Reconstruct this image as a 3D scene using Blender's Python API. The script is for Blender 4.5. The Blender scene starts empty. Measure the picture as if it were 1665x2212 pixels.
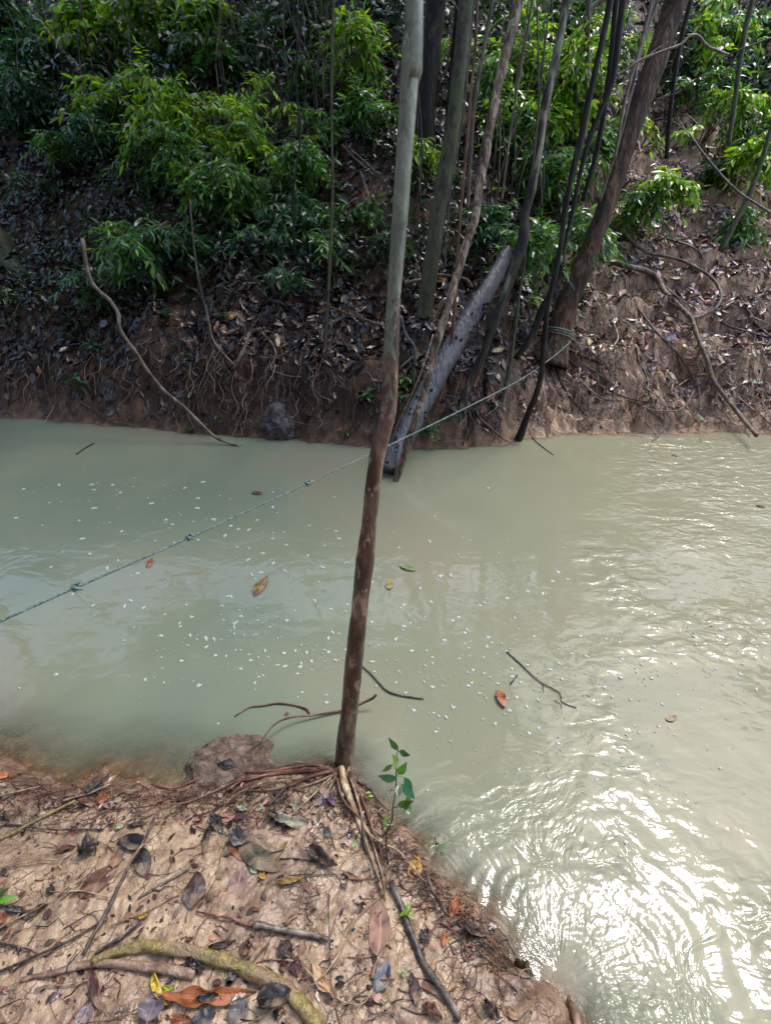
import bpy, math, random
import numpy as np
from mathutils import Vector

# ------------------------------------------------------------------ camera, world, sun, exposure
S = bpy.context.scene
C = S.collection
F, CX, CY, CAMH = 1100.0, 832.5, 1106.0, 2.0
PITCH = math.radians(30)
cp, sp = math.cos(PITCH), math.sin(PITCH)
cam = bpy.data.cameras.new('camera'); camo = bpy.data.objects.new('camera', cam); C.objects.link(camo)
camo.location = (0, 0, CAMH); camo.rotation_euler = (math.radians(60), 0, 0)
cam.sensor_fit = 'HORIZONTAL'; cam.sensor_width = 36; cam.lens = 36 * F / 1665.0
cam.clip_start = 0.02; cam.clip_end = 400
S.camera = camo
SUN_EL, SUN_AZ = math.radians(61), math.radians(47)       # azimuth measured from +Y towards +X
w = bpy.data.worlds.new('World'); S.world = w; w.use_nodes = True
nt = w.node_tree; bg = nt.nodes['Background']
sky = nt.nodes.new('ShaderNodeTexSky'); sky.sky_type = 'NISHITA'; sky.sun_disc = False
sky.sun_elevation = SUN_EL; sky.sun_rotation = SUN_AZ
sky.air_density = 1.3; sky.dust_density = 3.0; sky.ozone_density = 1.0
nt.links.new(sky.outputs[0], bg.inputs[0]); bg.inputs[1].default_value = 0.15
sun = bpy.data.lights.new('sun', 'SUN'); suno = bpy.data.objects.new('sun', sun); C.objects.link(suno)
sun.energy = 0.5; sun.angle = math.radians(10); sun.color = (0.95, 0.975, 1.0)
sd = Vector((math.sin(SUN_AZ) * math.cos(SUN_EL), math.cos(SUN_AZ) * math.cos(SUN_EL), math.sin(SUN_EL)))
suno.rotation_euler = sd.to_track_quat('Z', 'Y').to_euler()
S.view_settings.view_transform = 'Standard'; S.view_settings.look = 'None'
S.view_settings.exposure = 1.68; S.view_settings.gamma = 1
S.render.engine = 'CYCLES'
S.cycles.max_bounces = 6; S.cycles.diffuse_bounces = 3; S.cycles.glossy_bounces = 2
S.cycles.transmission_bounces = 4; S.cycles.transparent_max_bounces = 6
S.cycles.use_denoising = True
S.cycles.caustics_reflective = False; S.cycles.caustics_refractive = False

rng = np.random.default_rng(7)
random.seed(7)

# ------------------------------------------------------------------ noise
def _h(ix, iy, iz, seed):
    n = (ix.astype(np.int64) * 374761393 + iy.astype(np.int64) * 668265263 + iz.astype(np.int64) * 2147483647 + seed * 1274126177) & 0xffffffff
    n = ((n ^ (n >> 13)) * 1274126177) & 0xffffffff
    return ((n ^ (n >> 16)) & 0xffff) / 65535.0
def vn(x, y, z=None, seed=0):
    x = np.asarray(x, float); y = np.asarray(y, float)
    z = np.zeros_like(x) if z is None else np.asarray(z, float) + 0 * x
    ix, iy, iz = np.floor(x), np.floor(y), np.floor(z)
    fx, fy, fz = x - ix, y - iy, z - iz
    fx, fy, fz = [f * f * f * (f * (f * 6 - 15) + 10) for f in (fx, fy, fz)]
    r = 0
    for dx in (0, 1):
        for dy in (0, 1):
            for dz in (0, 1):
                r = r + _h(ix + dx, iy + dy, iz + dz, seed) * (fx if dx else 1 - fx) * (fy if dy else 1 - fy) * (fz if dz else 1 - fz)
    return r * 2 - 1
def fbm(x, y, z=None, o=4, seed=0):
    r, a, s = 0, 1.0, 1.0
    for i in range(o):
        r = r + a * vn(np.asarray(x) * s, np.asarray(y) * s, None if z is None else np.asarray(z) * s, seed + i)
        a *= .5; s *= 2.03
    return r
def sstep(t):
    t = np.clip(t, 0, 1); return t * t * (3 - 2 * t)

# ------------------------------------------------------------------ rays of the survey camera -> points in the place
def ray(x, y):
    u = (x - CX) / F; v = (y - CY) / F
    return np.array([u, cp - v * sp, -sp - v * cp])
O = np.array([0, 0, CAMH])
def Pz(x, y, z=0.0):
    d = ray(x, y); return O + d * ((z - CAMH) / d[2])
def PY(x, y, Y):
    d = ray(x, y); return O + d * (Y / d[1])
def PT(x, y, t): return O + ray(x, y) * t
def depth(p): return p[1] * cp - (p[2] - CAMH) * sp

# ------------------------------------------------------------------ terrain
_fw = [(-900, 900), (-300, 893), (0, 897), (100, 905), (200, 912), (330, 925), (450, 940), (560, 945), (680, 955), (800, 965), (900, 968), (1000, 970), (1085, 965),
       (1120, 950), (1200, 938), (1300, 934), (1450, 938), (1560, 934), (1665, 937), (2000, 930), (2600, 925)]
_fwp = np.array([Pz(a, b)[:2] for a, b in _fw])
_nw = [(-500, 1560), (-200, 1610), (0, 1640), (60, 1665), (130, 1692), (230, 1674), (300, 1674), (400, 1698), (480, 1690), (600, 1668), (690, 1650), (755, 1662), (790, 1715),
       (850, 1765), (905, 1825), (930, 1880), (990, 1925), (1055, 1965), (1095, 2030), (1120, 2085), (1185, 2125), (1225, 2180), (1290, 2290), (1400, 2500)]
_nwp = [tuple(Pz(a, b)[:2]) for a, b in _nw]
_nwp = np.array([(-60, 1.9), (-8, 1.7)] + _nwp + [(0.9, -1.0), (3, -6), (10, -30)])
def near_sd(x, y):
    x = np.asarray(x, float); y = np.asarray(y, float)
    best = np.full(x.shape, 1e9)
    for (ax, ay), (bx, by) in zip(_nwp[:-1], _nwp[1:]):
        dx, dy = bx - ax, by - ay
        t = np.clip(((x - ax) * dx + (y - ay) * dy) / (dx * dx + dy * dy), 0, 1)
        d2 = (x - ax - t * dx) ** 2 + (y - ay - t * dy) ** 2
        best = np.minimum(best, d2)
    px = np.append(_nwp[:, 0], [-60]); py = np.append(_nwp[:, 1], [-30])
    ins = np.zeros(x.shape, bool); n = len(px); j = n - 1
    for i in range(n):
        c = ((py[i] > y) != (py[j] > y))
        den = (py[j] - py[i]) if py[j] != py[i] else 1e-12
        ins ^= c & (x < (px[j] - px[i]) * (y - py[i]) / den + px[i])
        j = i
    d = np.sqrt(best)
    return np.where(ins, d, -d)
def G_near(x, y, fine=True):
    x = np.asarray(x, float); y = np.asarray(y, float)
    d = near_sd(x, y)
    d = d + .018 * vn(x * 9, y * 9, seed=3) + .008 * vn(x * 28, y * 28, seed=4)
    steep = sstep((x + .1) / .5)
    gentle = sstep((-x - .35) / .4)
    up = (.11 + .06 * steep) * (1 - np.exp(-np.maximum(d, 0) / (.05 + .05 * gentle))) + .05 * np.maximum(d, 0)
    up = up * (1 - .45 * gentle * np.exp(-np.maximum(d, 0) / .25))
    dn = np.maximum(np.maximum(np.minimum(d, 0), -.12) * (.5 - .3 * gentle) + np.minimum(d + .12, 0) * (1.3 - 1.0 * gentle), -.6) - .35 * gentle * np.maximum(-d - .25, 0)
    h = np.where(d > 0, up, np.maximum(dn, -.6))
    amp = sstep((d + .1) / .15)
    h = h + amp * (.012 * vn(x * 7, y * 7, seed=11) + .007 * vn(x * 18, y * 18, seed=12))
    if fine:
        wx = x + .03 * vn(x * 14, y * 14, seed=21); wy = y + .03 * vn(x * 14, y * 14, seed=22)
        r = 1 - np.abs(vn(wx * 30, wy * 22, seed=23)); r2 = 1 - np.abs(vn(wx * 55, wy * 55, seed=24))
        h = h - amp * (.005 * sstep((r - .82) / .18) + .003 * sstep((r2 - .78) / .22)) + amp * .003 * vn(x * 60, y * 60, seed=25)
    return h
def hill_blend(x, y):
    xb = 1.35 + .5 * (y - 5.1)
    return sstep((x - xb) / .8 + .5)
def G_far(x, y, fine=True):
    x = np.asarray(x, float); y = np.asarray(y, float)
    yw = np.interp(x, _fwp[:, 0], _fwp[:, 1])
    s = y - yw + .06 * vn(x * 3, y * 0 + .5, seed=31) + .03 * vn(x * 9, y * 2, seed=32)
    n1 = vn(x * .9, y * .9, seed=33)
    sp_ = np.maximum(s, 0)
    hL = (.62 + .12 * n1) * sstep(sp_ / .42) + .62 * np.maximum(sp_ - .25, 0) + .14 * np.maximum(sp_ - 2.2, 0)
    stair = .34 * (np.floor(sp_ / .62 + .35 * vn(x * 1.6, y * 1.6, seed=34)) + sstep((np.mod(sp_ / .62 + .35 * vn(x * 1.6, y * 1.6, seed=34), 1)) / .2) - 1)
    hR = .10 * sstep(sp_ / .15) + .12 * sstep(sp_ / .6) + .12 * sp_ + .68 * np.maximum(stair + .34, 0) * sstep(sp_ / .9) + .22 * np.maximum(sp_ - 3.2, 0)
    hR = hR * (1 + 0 * x)
    b = hill_blend(x, y)
    h = hL * (1 - b) + hR * b
    h = h + .9 * sstep((x - 5.0 - .35 * (y - 7)) / 1.2) * sstep((y - 6.3) / 1.4)
    h = h + sstep(sp_ / .3) * (.09 * vn(x * 2.3, y * 2.3, seed=35) + .06 * vn(x * 5.5, y * 5.5, seed=36))
    if fine:
        k = sstep(sp_ / .06)
        h = h - k * b * .10 * sstep((np.abs(vn(x * 3.1, y * 3.1, seed=44)) * -1 + .16) / .16) + k * (.035 * vn(x * 13, y * 13, seed=37) + .016 * vn(x * 31, y * 31, seed=38))
        h = h + k * sstep((.5 - sp_) / .3) * .035 * (1 - .6 * b) * vn(x * 15, y * 19, seed=39)
    return np.where(s > 0, h, np.maximum(s * 1.4, -.6))
def G(x, y, fine=True):
    x = np.asarray(x, float); y = np.asarray(y, float)
    if np.ndim(x): return np.maximum(G_near(x, y, fine), G_far(x, y, fine))
    return float((G_far if y > 3.2 else G_near)(np.array([float(x)]), np.array([float(y)]), fine)[0])
def PG(x, y, lift=0.0, water=False):
    d = ray(x, y)
    near = y > 1500
    ts = np.linspace(.9, 4.0, 90) if near else np.linspace(2.3, 20, 190)
    for it in range(3):
        pts = O[None] + d[None] * ts[:, None]
        if near: g = G_near(pts[:, 0], pts[:, 1], it > 0)
        else: g = G_far(pts[:, 0], pts[:, 1], it > 0)
        if water: g = np.maximum(g, 0)
        gap = pts[:, 2] - g - lift
        below = np.nonzero(gap < 0)[0]
        if not len(below):
            return O + d * (12.0 if it == 0 else ts[-1])
        i = below[0]
        if it < 2: ts = np.linspace(ts[max(i - 2, 0)], ts[min(i + 1, len(ts) - 1)], 14)
    t = ts[i] if i == 0 else ts[i - 1] + (ts[i] - ts[i - 1]) * gap[i - 1] / (gap[i - 1] - gap[i] + 1e-12)
    return O + d * t

# ------------------------------------------------------------------ mesh helpers
def link(o, parent=None):
    C.objects.link(o)
    if parent is not None: o.parent = parent
    return o
def tag(o, label=None, cat=None, group=None, kind=None):
    if label: o['label'] = label
    if cat: o['category'] = cat
    if group: o['group'] = group
    if kind: o['kind'] = kind
    return o
def qmesh(name, V, Q, mat, parent=None, col=None, uv=None, smooth=True, attrs=None, org=None):
    """quads from numpy arrays; org moves the origin"""
    V = np.asarray(V, float); Q = np.asarray(Q, np.int32)
    if org is not None: V = V - np.asarray(org)[None]
    me = bpy.data.meshes.new(name)
    n = Q.shape[1]
    me.vertices.add(len(V)); me.vertices.foreach_set('co', V.ravel())
    me.loops.add(Q.size); me.loops.foreach_set('vertex_index', Q.ravel())
    me.polygons.add(len(Q)); me.polygons.foreach_set('loop_start', np.arange(0, Q.size, n, dtype=np.int32))
    me.update(calc_edges=True)
    me.polygons.foreach_set('use_smooth', np.full(len(Q), smooth))
    if col is not None:
        a = me.attributes.new('col', 'FLOAT_COLOR', 'POINT')
        a.data.foreach_set('color', np.concatenate([np.asarray(col, float), np.ones((len(V), 1))], 1).ravel())
    for k, v in (attrs or {}).items():
        a = me.attributes.new(k, 'FLOAT', 'POINT'); a.data.foreach_set('value', np.asarray(v, float).ravel())
    if uv is not None:
        ul = me.uv_layers.new(name='UVMap'); ul.data.foreach_set('uv', np.asarray(uv)[Q.ravel()].ravel())
    me.materials.append(mat)
    o = bpy.data.objects.new(name, me)
    if org is not None and parent is None: o.location = org
    return link(o, parent)
def grid(xs, ys):
    nx, ny = len(xs), len(ys)
    X, Y = np.meshgrid(xs, ys, indexing='ij')
    i = np.arange(nx * ny).reshape(nx, ny)
    Q = np.stack([i[:-1, :-1], i[1:, :-1], i[1:, 1:], i[:-1, 1:]], -1).reshape(-1, 4)
    return X.ravel(), Y.ravel(), Q
def spaced(*segs):
    out = []
    for a, b, st in segs: out.append(np.arange(a, b, st))
    out.append([segs[-1][1]])
    return np.concatenate(out)

def catmull(P, R, step):
    P = np.asarray(P, float); R = np.asarray(R, float)
    if len(P) < 3:
        n = max(2, int(np.linalg.norm(P[-1] - P[0]) / step) + 1); t = np.linspace(0, 1, n)[:, None]
        return P[0] * (1 - t) + P[-1] * t, R[0] * (1 - t[:, 0]) + R[-1] * t[:, 0]
    E = np.vstack([2 * P[0] - P[1], P, 2 * P[-1] - P[-2]])
    outP, outR = [], []
    for i in range(len(P) - 1):
        a, b, c, d = E[i:i + 4]
        n = max(1, int(np.linalg.norm(c - b) / step))
        t = (np.arange(n) / n)[:, None]
        outP.append(.5 * ((2 * b) + (-a + c) * t + (2 * a - 5 * b + 4 * c - d) * t ** 2 + (-a + 3 * b - 3 * c + d) * t ** 3))
        outR.append(R[i] * (1 - t[:, 0]) + R[i + 1] * t[:, 0])
    outP.append(P[-1:]); outR.append(R[-1:])
    return np.vstack(outP), np.concatenate(outR)
def tube_arrays(P, R, sides=8, step=.05, rough=0.0, seed=0, wob=0.0, cap=True):
    sides += sides % 2
    P, R = catmull(P, R, step)
    n = len(P)
    if wob:
        s = np.arange(n) * step
        P = P + wob * np.stack([vn(s * 2.3 + seed, s * 0 + 1.5, seed=5), vn(s * 2.1 + seed, s * 0 + 4.5, seed=6), .5 * vn(s * 2.7 + seed, s * 0 + 7.5, seed=7)], 1) * sstep(np.minimum(np.arange(n), n - 1 - np.arange(n)) / 6.)[:, None]
    T = np.gradient(P, axis=0); T /= np.linalg.norm(T, axis=1)[:, None] + 1e-12
    ref = np.array([.3, 1, .1]) if abs(T[0, 1]) < .8 else np.array([1, .2, .1])
    A = np.zeros_like(P); a = np.cross(T[0], ref); a /= np.linalg.norm(a)
    for i in range(n):
        a = a - T[i] * np.dot(a, T[i]); a /= np.linalg.norm(a) + 1e-12; A[i] = a
    B = np.cross(T, A)
    th = np.arange(sides) * 2 * math.pi / sides
    RR = np.repeat(R[:, None], sides, 1)
    if rough:
        s = np.cumsum(np.r_[0, np.linalg.norm(np.diff(P, axis=0), axis=1)])[:, None]
        rm = np.maximum(R.mean(), 1e-4)
        RR = RR * (1 + rough * vn(np.cos(th)[None] * 1.6 + 0 * s, np.sin(th)[None] * 1.6 + 0 * s, s / rm * .28 + seed * 3.1, seed=41)
                   + .5 * rough * vn(np.cos(th)[None] * 3.5 + 0 * s, np.sin(th)[None] * 3.5 + 0 * s, s / rm * .7 + seed, seed=42))
    V = P[:, None] + RR[..., None] * (np.cos(th)[None, :, None] * A[:, None] + np.sin(th)[None, :, None] * B[:, None])
    V = V.reshape(-1, 3)
    i = np.arange(n * sides).reshape(n, sides)
    Q = np.stack([i[:-1], np.roll(i[:-1], -1, 1), np.roll(i[1:], -1, 1), i[1:]], -1).reshape(-1, 4)
    if cap:
        k = len(V); V = np.vstack([V, P[0], P[-1]])
        i0 = i[0]; i1 = i[-1]
        c0 = np.stack([np.full(sides // 2, k), i0[(np.arange(0, sides, 2) + 2) % sides], i0[np.arange(0, sides, 2) + 1], i0[np.arange(0, sides, 2)]], -1)
        c1 = np.stack([np.full(sides // 2, k + 1), i1[np.arange(0, sides, 2)], i1[np.arange(0, sides, 2) + 1], i1[(np.arange(0, sides, 2) + 2) % sides]], -1)
        Q = np.vstack([Q, c0, c1])
    return V, Q
class Acc:
    def __init__(s): s.V = []; s.Q = []; s.n = 0; s.c = []
    def add(s, V, Q, col=None):
        s.V.append(V); s.Q.append(Q + s.n); s.n += len(V)
        if col is not None: s.c.append(np.broadcast_to(np.asarray(col, float), (len(V), 3)))
    def tube(s, P, R, col=None, **k): s.add(*tube_arrays(P, R, **k), col=col)
    def build(s, name, mat, parent=None, org=None):
        return qmesh(name, np.vstack(s.V), np.vstack(s.Q), mat, parent, col=np.vstack(s.c) if s.c else None, org=org)

# ------------------------------------------------------------------ materials
def mat(name):
    m = bpy.data.materials.new(name); m.use_nodes = True
    N = m.node_tree.nodes; b = N['Principled BSDF']
    return m, m.node_tree, N, b
def nn(t, kind, **k):
    n = t.nodes.new('ShaderNode' + kind)
    for a, b in k.items():
        if a.startswith('i_'):
            key = a[2:]
            n.inputs[int(key) if key.isdigit() else key.replace('_', ' ')].default_value = b
        else: setattr(n, a, b)
    return n
def ramp(t, fac, stops):
    r = t.nodes.new('ShaderNodeValToRGB'); e = r.color_ramp.elements
    while len(e) < len(stops): e.new(.5)
    for x, (p, c) in zip(e, stops):
        x.position = p; x.color = tuple(c) + (1,) if len(c) == 3 else c
    t.links.new(fac, r.inputs[0]); return r.outputs[0]
def mixc(t, f, a, b, mode='MIX'):
    m = t.nodes.new('ShaderNodeMix'); m.data_type = 'RGBA'; m.blend_type = mode
    for s, v in ((m.inputs[0], f), (m.inputs[6], a), (m.inputs[7], b)):
        if hasattr(v, 'node'): t.links.new(v, s)
        else: s.default_value = v if not isinstance(v, tuple) or len(v) == 4 else v + (1,)
    return m.outputs[2]
def mth(t, op, a, b=None, c=None, clamp=False):
    m = t.nodes.new('ShaderNodeMath'); m.operation = op; m.use_clamp = clamp
    for s, v in zip(m.inputs, (a, b, c)):
        if v is None: continue
        if hasattr(v, 'node'): t.links.new(v, s)
        else: s.default_value = v
    return m.outputs[0]
def coords(t, scale=None, obj=True):
    tc = t.nodes.new('ShaderNodeTexCoord'); o = tc.outputs['Object' if obj else 'Generated']
    if scale is None: return o
    mp = t.nodes.new('ShaderNodeMapping'); mp.inputs['Scale'].default_value = scale
    t.links.new(o, mp.inputs[0]); return mp.outputs[0]
def noise(t, vec, scale, detail=4, rough=.55, dist=0.0, out=0, raw=False):
    n = t.nodes.new('ShaderNodeTexNoise'); n.inputs['Scale'].default_value = scale; n.inputs['Detail'].default_value = detail
    n.inputs['Roughness'].default_value = rough; n.inputs['Distortion'].default_value = dist
    t.links.new(vec, n.inputs['Vector'])
    if raw or out: return n.outputs[out]
    return mth(t, 'MULTIPLY_ADD', n.outputs[0], 1.8, -.4, clamp=True)
def bump(t, h, strength, dist, normal=None):
    b = t.nodes.new('ShaderNodeBump'); b.inputs['Strength'].default_value = strength; b.inputs['Distance'].default_value = dist
    t.links.new(h, b.inputs['Height'])
    if normal is not None: t.links.new(normal, b.inputs['Normal'])
    return b.outputs[0]

def m_leaf(name, trans, rough=.19, yellow=(1.25, 1.35, .5)):
    m, t, N, b = mat(name)
    at = nn(t, 'Attribute', attribute_name='col')
    nz = noise(t, coords(t), 30, 3)
    c = mixc(t, .35, at.outputs['Color'], ramp(t, nz, [(.3, (.35, .35, .35)), (.7, (1, 1, 1))]), 'MULTIPLY')
    t.links.new(c, b.inputs['Base Color']); b.inputs['Roughness'].default_value = rough
    b.inputs['Specular IOR Level'].default_value = .6 if trans else .42
    t.links.new(bump(t, noise(t, coords(t), 90, 2), .25, .004), b.inputs['Normal'])
    if trans:
        tr = nn(t, 'BsdfTranslucent'); t.links.new(mixc(t, 1.0, c, yellow + (1,), 'MULTIPLY'), tr.inputs[0])
        ms = nn(t, 'MixShader'); ms.inputs[0].default_value = trans
        t.links.new(b.outputs[0], ms.inputs[1]); t.links.new(tr.outputs[0], ms.inputs[2])
        t.links.new(ms.outputs[0], N['Material Output'].inputs[0])
    return m
M_LIVE = m_leaf('live_leaf', .42)
M_DEAD = m_leaf('dead_leaf', 0, .22)

def m_bark(name, stops, scale=8, stretch=(1, 1, .25), rough=.6, bs=.5, bd=.008, fine=40, moss=None):
    m, t, N, b = mat(name)
    v = coords(t, stretch)
    n1 = noise(t, v, scale, 6, .6, .6); n2 = noise(t, v, fine, 4, .6)
    c = ramp(t, n1, stops)
    c = mixc(t, .55, c, ramp(t, n2, [(.3, (.4, .38, .36)), (.65, (1.1, 1.1, 1.1))]), 'MULTIPLY')
    if moss: c = mixc(t, ramp(t, noise(t, coords(t), 6, 5, .65), [(.5, (0, 0, 0)), (.66, (.75, .75, .75))]), c, moss)
    t.links.new(c, b.inputs['Base Color']); b.inputs['Roughness'].default_value = rough; b.inputs['Specular IOR Level'].default_value = .5 if rough < .46 else .22
    t.links.new(bump(t, mth(t, 'ADD', n1, mth(t, 'MULTIPLY', n2, .5)), bs, bd), b.inputs['Normal'])
    return m
B_DARK = m_bark('bark_dark', [(.3, (.007, .006, .005)), (.62, (.018, .014, .011)), (.9, (.09, .075, .055))], scale=14, rough=.65)
B_GREEN = m_bark('bark_green_grey', [(.15, (.025, .025, .016)), (.45, (.085, .085, .05)), (.62, (.035, .03, .02)), (.85, (.15, .145, .095))], scale=9, moss=(.06, .08, .03), rough=.55)
B_PATCH = m_bark('bark_patchy', [(.32, (.05, .03, .02)), (.44, (.16, .11, .075)), (.52, (.09, .055, .035)), (.6, (.34, .27, .2)), (.75, (.2, .16, .12))], scale=16, rough=.6, bd=.012)
B_BROWN = m_bark('bark_brown', [(.2, (.016, .010, .008)), (.5, (.05, .03, .02)), (.8, (.16, .09, .05))], scale=16, stretch=(1, 1, .06), rough=.7, bs=.9, bd=.02)
B_REDV = m_bark('bark_reddish', [(.3, (.07, .03, .02)), (.55, (.16, .085, .055)), (.75, (.24, .17, .12))], rough=.55)
B_STICK = m_bark('stick_brown_grey', [(.2, (.05, .035, .028)), (.5, (.13, .10, .08)), (.8, (.26, .21, .18))], scale=22, rough=.4)
B_GREY = m_bark('dead_wood_grey', [(.15, (.010, .009, .009)), (.36, (.05, .05, .058)), (.55, (.10, .098, .115)), (.64, (.02, .017, .016)), (.85, (.16, .155, .175))], scale=13, stretch=(1.4, .5, .35), rough=.42, bs=.8, bd=.015)
B_PALE = m_bark('branch_pale', [(.15, (.045, .032, .024)), (.5, (.13, .10, .075)), (.85, (.28, .23, .18))], scale=14, rough=.5)
B_TWIG = m_bark('twig_dark', [(.3, (.02, .014, .012)), (.55, (.06, .042, .034)), (.75, (.14, .11, .09))], scale=20, rough=.4)
B_TAN = m_bark('twig_tan', [(.3, (.15, .09, .05)), (.55, (.32, .21, .12)), (.75, (.45, .34, .22))], scale=20, rough=.45)
B_ROOTRED = m_bark('root_red', [(.3, (.07, .022, .015)), (.55, (.18, .06, .04)), (.75, (.30, .14, .10))], scale=20, rough=.45)
B_OLIVE = m_bark('root_olive', [(.1, (.09, .06, .03)), (.35, (.18, .135, .045)), (.6, (.27, .21, .07)), (.85, (.34, .26, .14))], scale=15, stretch=(1, 1, 1), rough=.3, bs=1.0, bd=.008, fine=90, moss=(.20, .13, .085))
B_OLBR = m_bark('root_brown_wet', [(.25, (.10, .055, .035)), (.5, (.24, .15, .10)), (.75, (.38, .28, .22))], scale=13, stretch=(1, 1, 1), rough=.3, bs=.9, bd=.006, fine=90, moss=(.26, .17, .115))

def m_central():
    m, t, N, b = mat('bark_peeling')
    o = coords(t); sx = nn(t, 'SeparateXYZ'); t.links.new(o, sx.inputs[0]); z = sx.outputs[2]
    v = coords(t, (1, 1, .35))
    n1 = noise(t, v, 22, 6, .65, .5); n2 = noise(t, v, 110, 4); big = noise(t, coords(t, (1, 1, .22)), 26, 5, .6, .5)
    red = ramp(t, n1, [(.2, (.03, .015, .011)), (.5, (.08, .038, .027)), (.7, (.15, .085, .06)), (.88, (.34, .25, .19))])
    green = ramp(t, n1, [(.15, (.06, .07, .045)), (.4, (.125, .14, .095)), (.7, (.17, .19, .135)), (.95, (.25, .27, .21))])
    base = ramp(t, n1, [(.3, (.05, .035, .022)), (.5, (.14, .10, .065)), (.7, (.27, .22, .15))])
    e = mth(t, 'ADD', z, mth(t, 'MULTIPLY', mth(t, 'SUBTRACT', big, .5), .75))
    f = ramp(t, mth(t, 'MULTIPLY_ADD', e, 9, -9 * 1.70 + .5, clamp=True), [(.35, (0, 0, 0)), (.65, (1, 1, 1))])
    c = mixc(t, f, red, green)
    pt = noise(t, coords(t, (1, 1, .5)), 34, 4, .6, .3)
    c = mixc(t, mth(t, 'MULTIPLY', ramp(t, pt, [(.66, (0, 0, 0)), (.72, (.85, .85, .85))]), mth(t, 'SUBTRACT', 1, f, clamp=True)), c, (.30, .20, .14, 1))
    c = mixc(t, ramp(t, pt, [(.2, (.7, .7, .7)), (.3, (0, 0, 0))]), c, (.035, .022, .018, 1))
    f2 = ramp(t, mth(t, 'MULTIPLY_ADD', e, 4, -.7, clamp=True), [(.2, (0, 0, 0)), (.8, (1, 1, 1))])
    c = mixc(t, f2, base, c)
    c = mixc(t, .4, c, ramp(t, n2, [(.3, (.45, .4, .4)), (.65, (1.1, 1.1, 1.1))]), 'MULTIPLY')
    t.links.new(c, b.inputs['Base Color']); b.inputs['Roughness'].default_value = .42
    t.links.new(bump(t, mth(t, 'ADD', n1, mth(t, 'MULTIPLY', f, -.3)), .6, .004), b.inputs['Normal'])
    return m
B_CENTRAL = m_central()

def m_mud():
    m, t, N, b = mat('wet_tan_mud')
    o = coords(t)
    big = noise(t, o, 3.2, 4, .6); md = noise(t, o, 16, 5, .6, .5); fn = noise(t, o, 90, 4, .6)
    c = ramp(t, md, [(.1, (.10, .062, .038)), (.32, (.23, .15, .092)), (.6, (.345, .24, .148)), (.9, (.43, .32, .21))])
    c = mixc(t, ramp(t, big, [(.45, (0, 0, 0)), (.8, (.75, .75, .75))]), c, (.15, .095, .065, 1))
    wv = nn(t, 'VectorMath', operation='ADD'); t.links.new(o, wv.inputs[0])
    sc = nn(t, 'VectorMath', operation='SCALE'); sc.inputs['Scale'].default_value = .035
    t.links.new(noise(t, o, 22, 3, out=1), sc.inputs[0]); t.links.new(sc.outputs[0], wv.inputs[1])
    vo = nn(t, 'TexVoronoi', feature='DISTANCE_TO_EDGE'); vo.inputs['Scale'].default_value = 42; t.links.new(wv.outputs[0], vo.inputs['Vector'])
    cr = ramp(t, vo.outputs[0], [(0, (0, 0, 0)), (.07, (1, 1, 1))])
    gate = ramp(t, noise(t, o, 7, 4), [(.46, (1, 1, 1)), (.66, (0, 0, 0))])
    crk = mixc(t, gate, cr, (1, 1, 1, 1))
    c = mixc(t, mth(t, 'MULTIPLY', mth(t, 'SUBTRACT', 1, crk), .5), c, (.10, .06, .045, 1))
    wt = nn(t, 'Attribute', attribute_name='wet')
    c = mixc(t, mth(t, 'MULTIPLY', wt.outputs['Fac'], .8), c, ramp(t, md, [(.1, (.03, .018, .012)), (.5, (.10, .055, .035)), (.9, (.2, .12, .075))]))
    t.links.new(c, b.inputs['Base Color'])
    t.links.new(mth(t, 'MULTIPLY_ADD', fn, .35, .12), b.inputs['Roughness'])
    h = mth(t, 'ADD', mth(t, 'MULTIPLY', crk, .5), mth(t, 'ADD', md, mth(t, 'MULTIPLY', fn, .35)))
    t.links.new(bump(t, h, .8, .006), b.inputs['Normal'])
    return m
M_MUD = m_mud()
def m_clay():
    m, t, N, b = mat('clay_bank')
    o = coords(t)
    big = noise(t, o, 1.3, 5, .6); md = noise(t, coords(t, (1, 1, .4)), 11, 6, .65, .6); fn = noise(t, o, 60, 4, .6)
    c = ramp(t, md, [(.15, (.010, .006, .004)), (.42, (.045, .023, .013)), (.65, (.11, .055, .029)), (.9, (.22, .12, .065))])  # browns lowered to hold the slope's deep shade
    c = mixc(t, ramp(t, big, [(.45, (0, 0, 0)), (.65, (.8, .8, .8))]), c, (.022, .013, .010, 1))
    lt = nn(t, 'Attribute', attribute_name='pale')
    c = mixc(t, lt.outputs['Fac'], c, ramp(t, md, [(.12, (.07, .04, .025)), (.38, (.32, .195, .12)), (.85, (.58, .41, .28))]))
    t.links.new(c, b.inputs['Base Color']); t.links.new(mth(t, 'MULTIPLY_ADD', fn, .4, .42), b.inputs['Roughness']); b.inputs['Specular IOR Level'].default_value = .3
    t.links.new(bump(t, mth(t, 'ADD', md, mth(t, 'MULTIPLY', fn, .4)), .9, .03), b.inputs['Normal'])
    return m
M_CLAY = m_clay()

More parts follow.
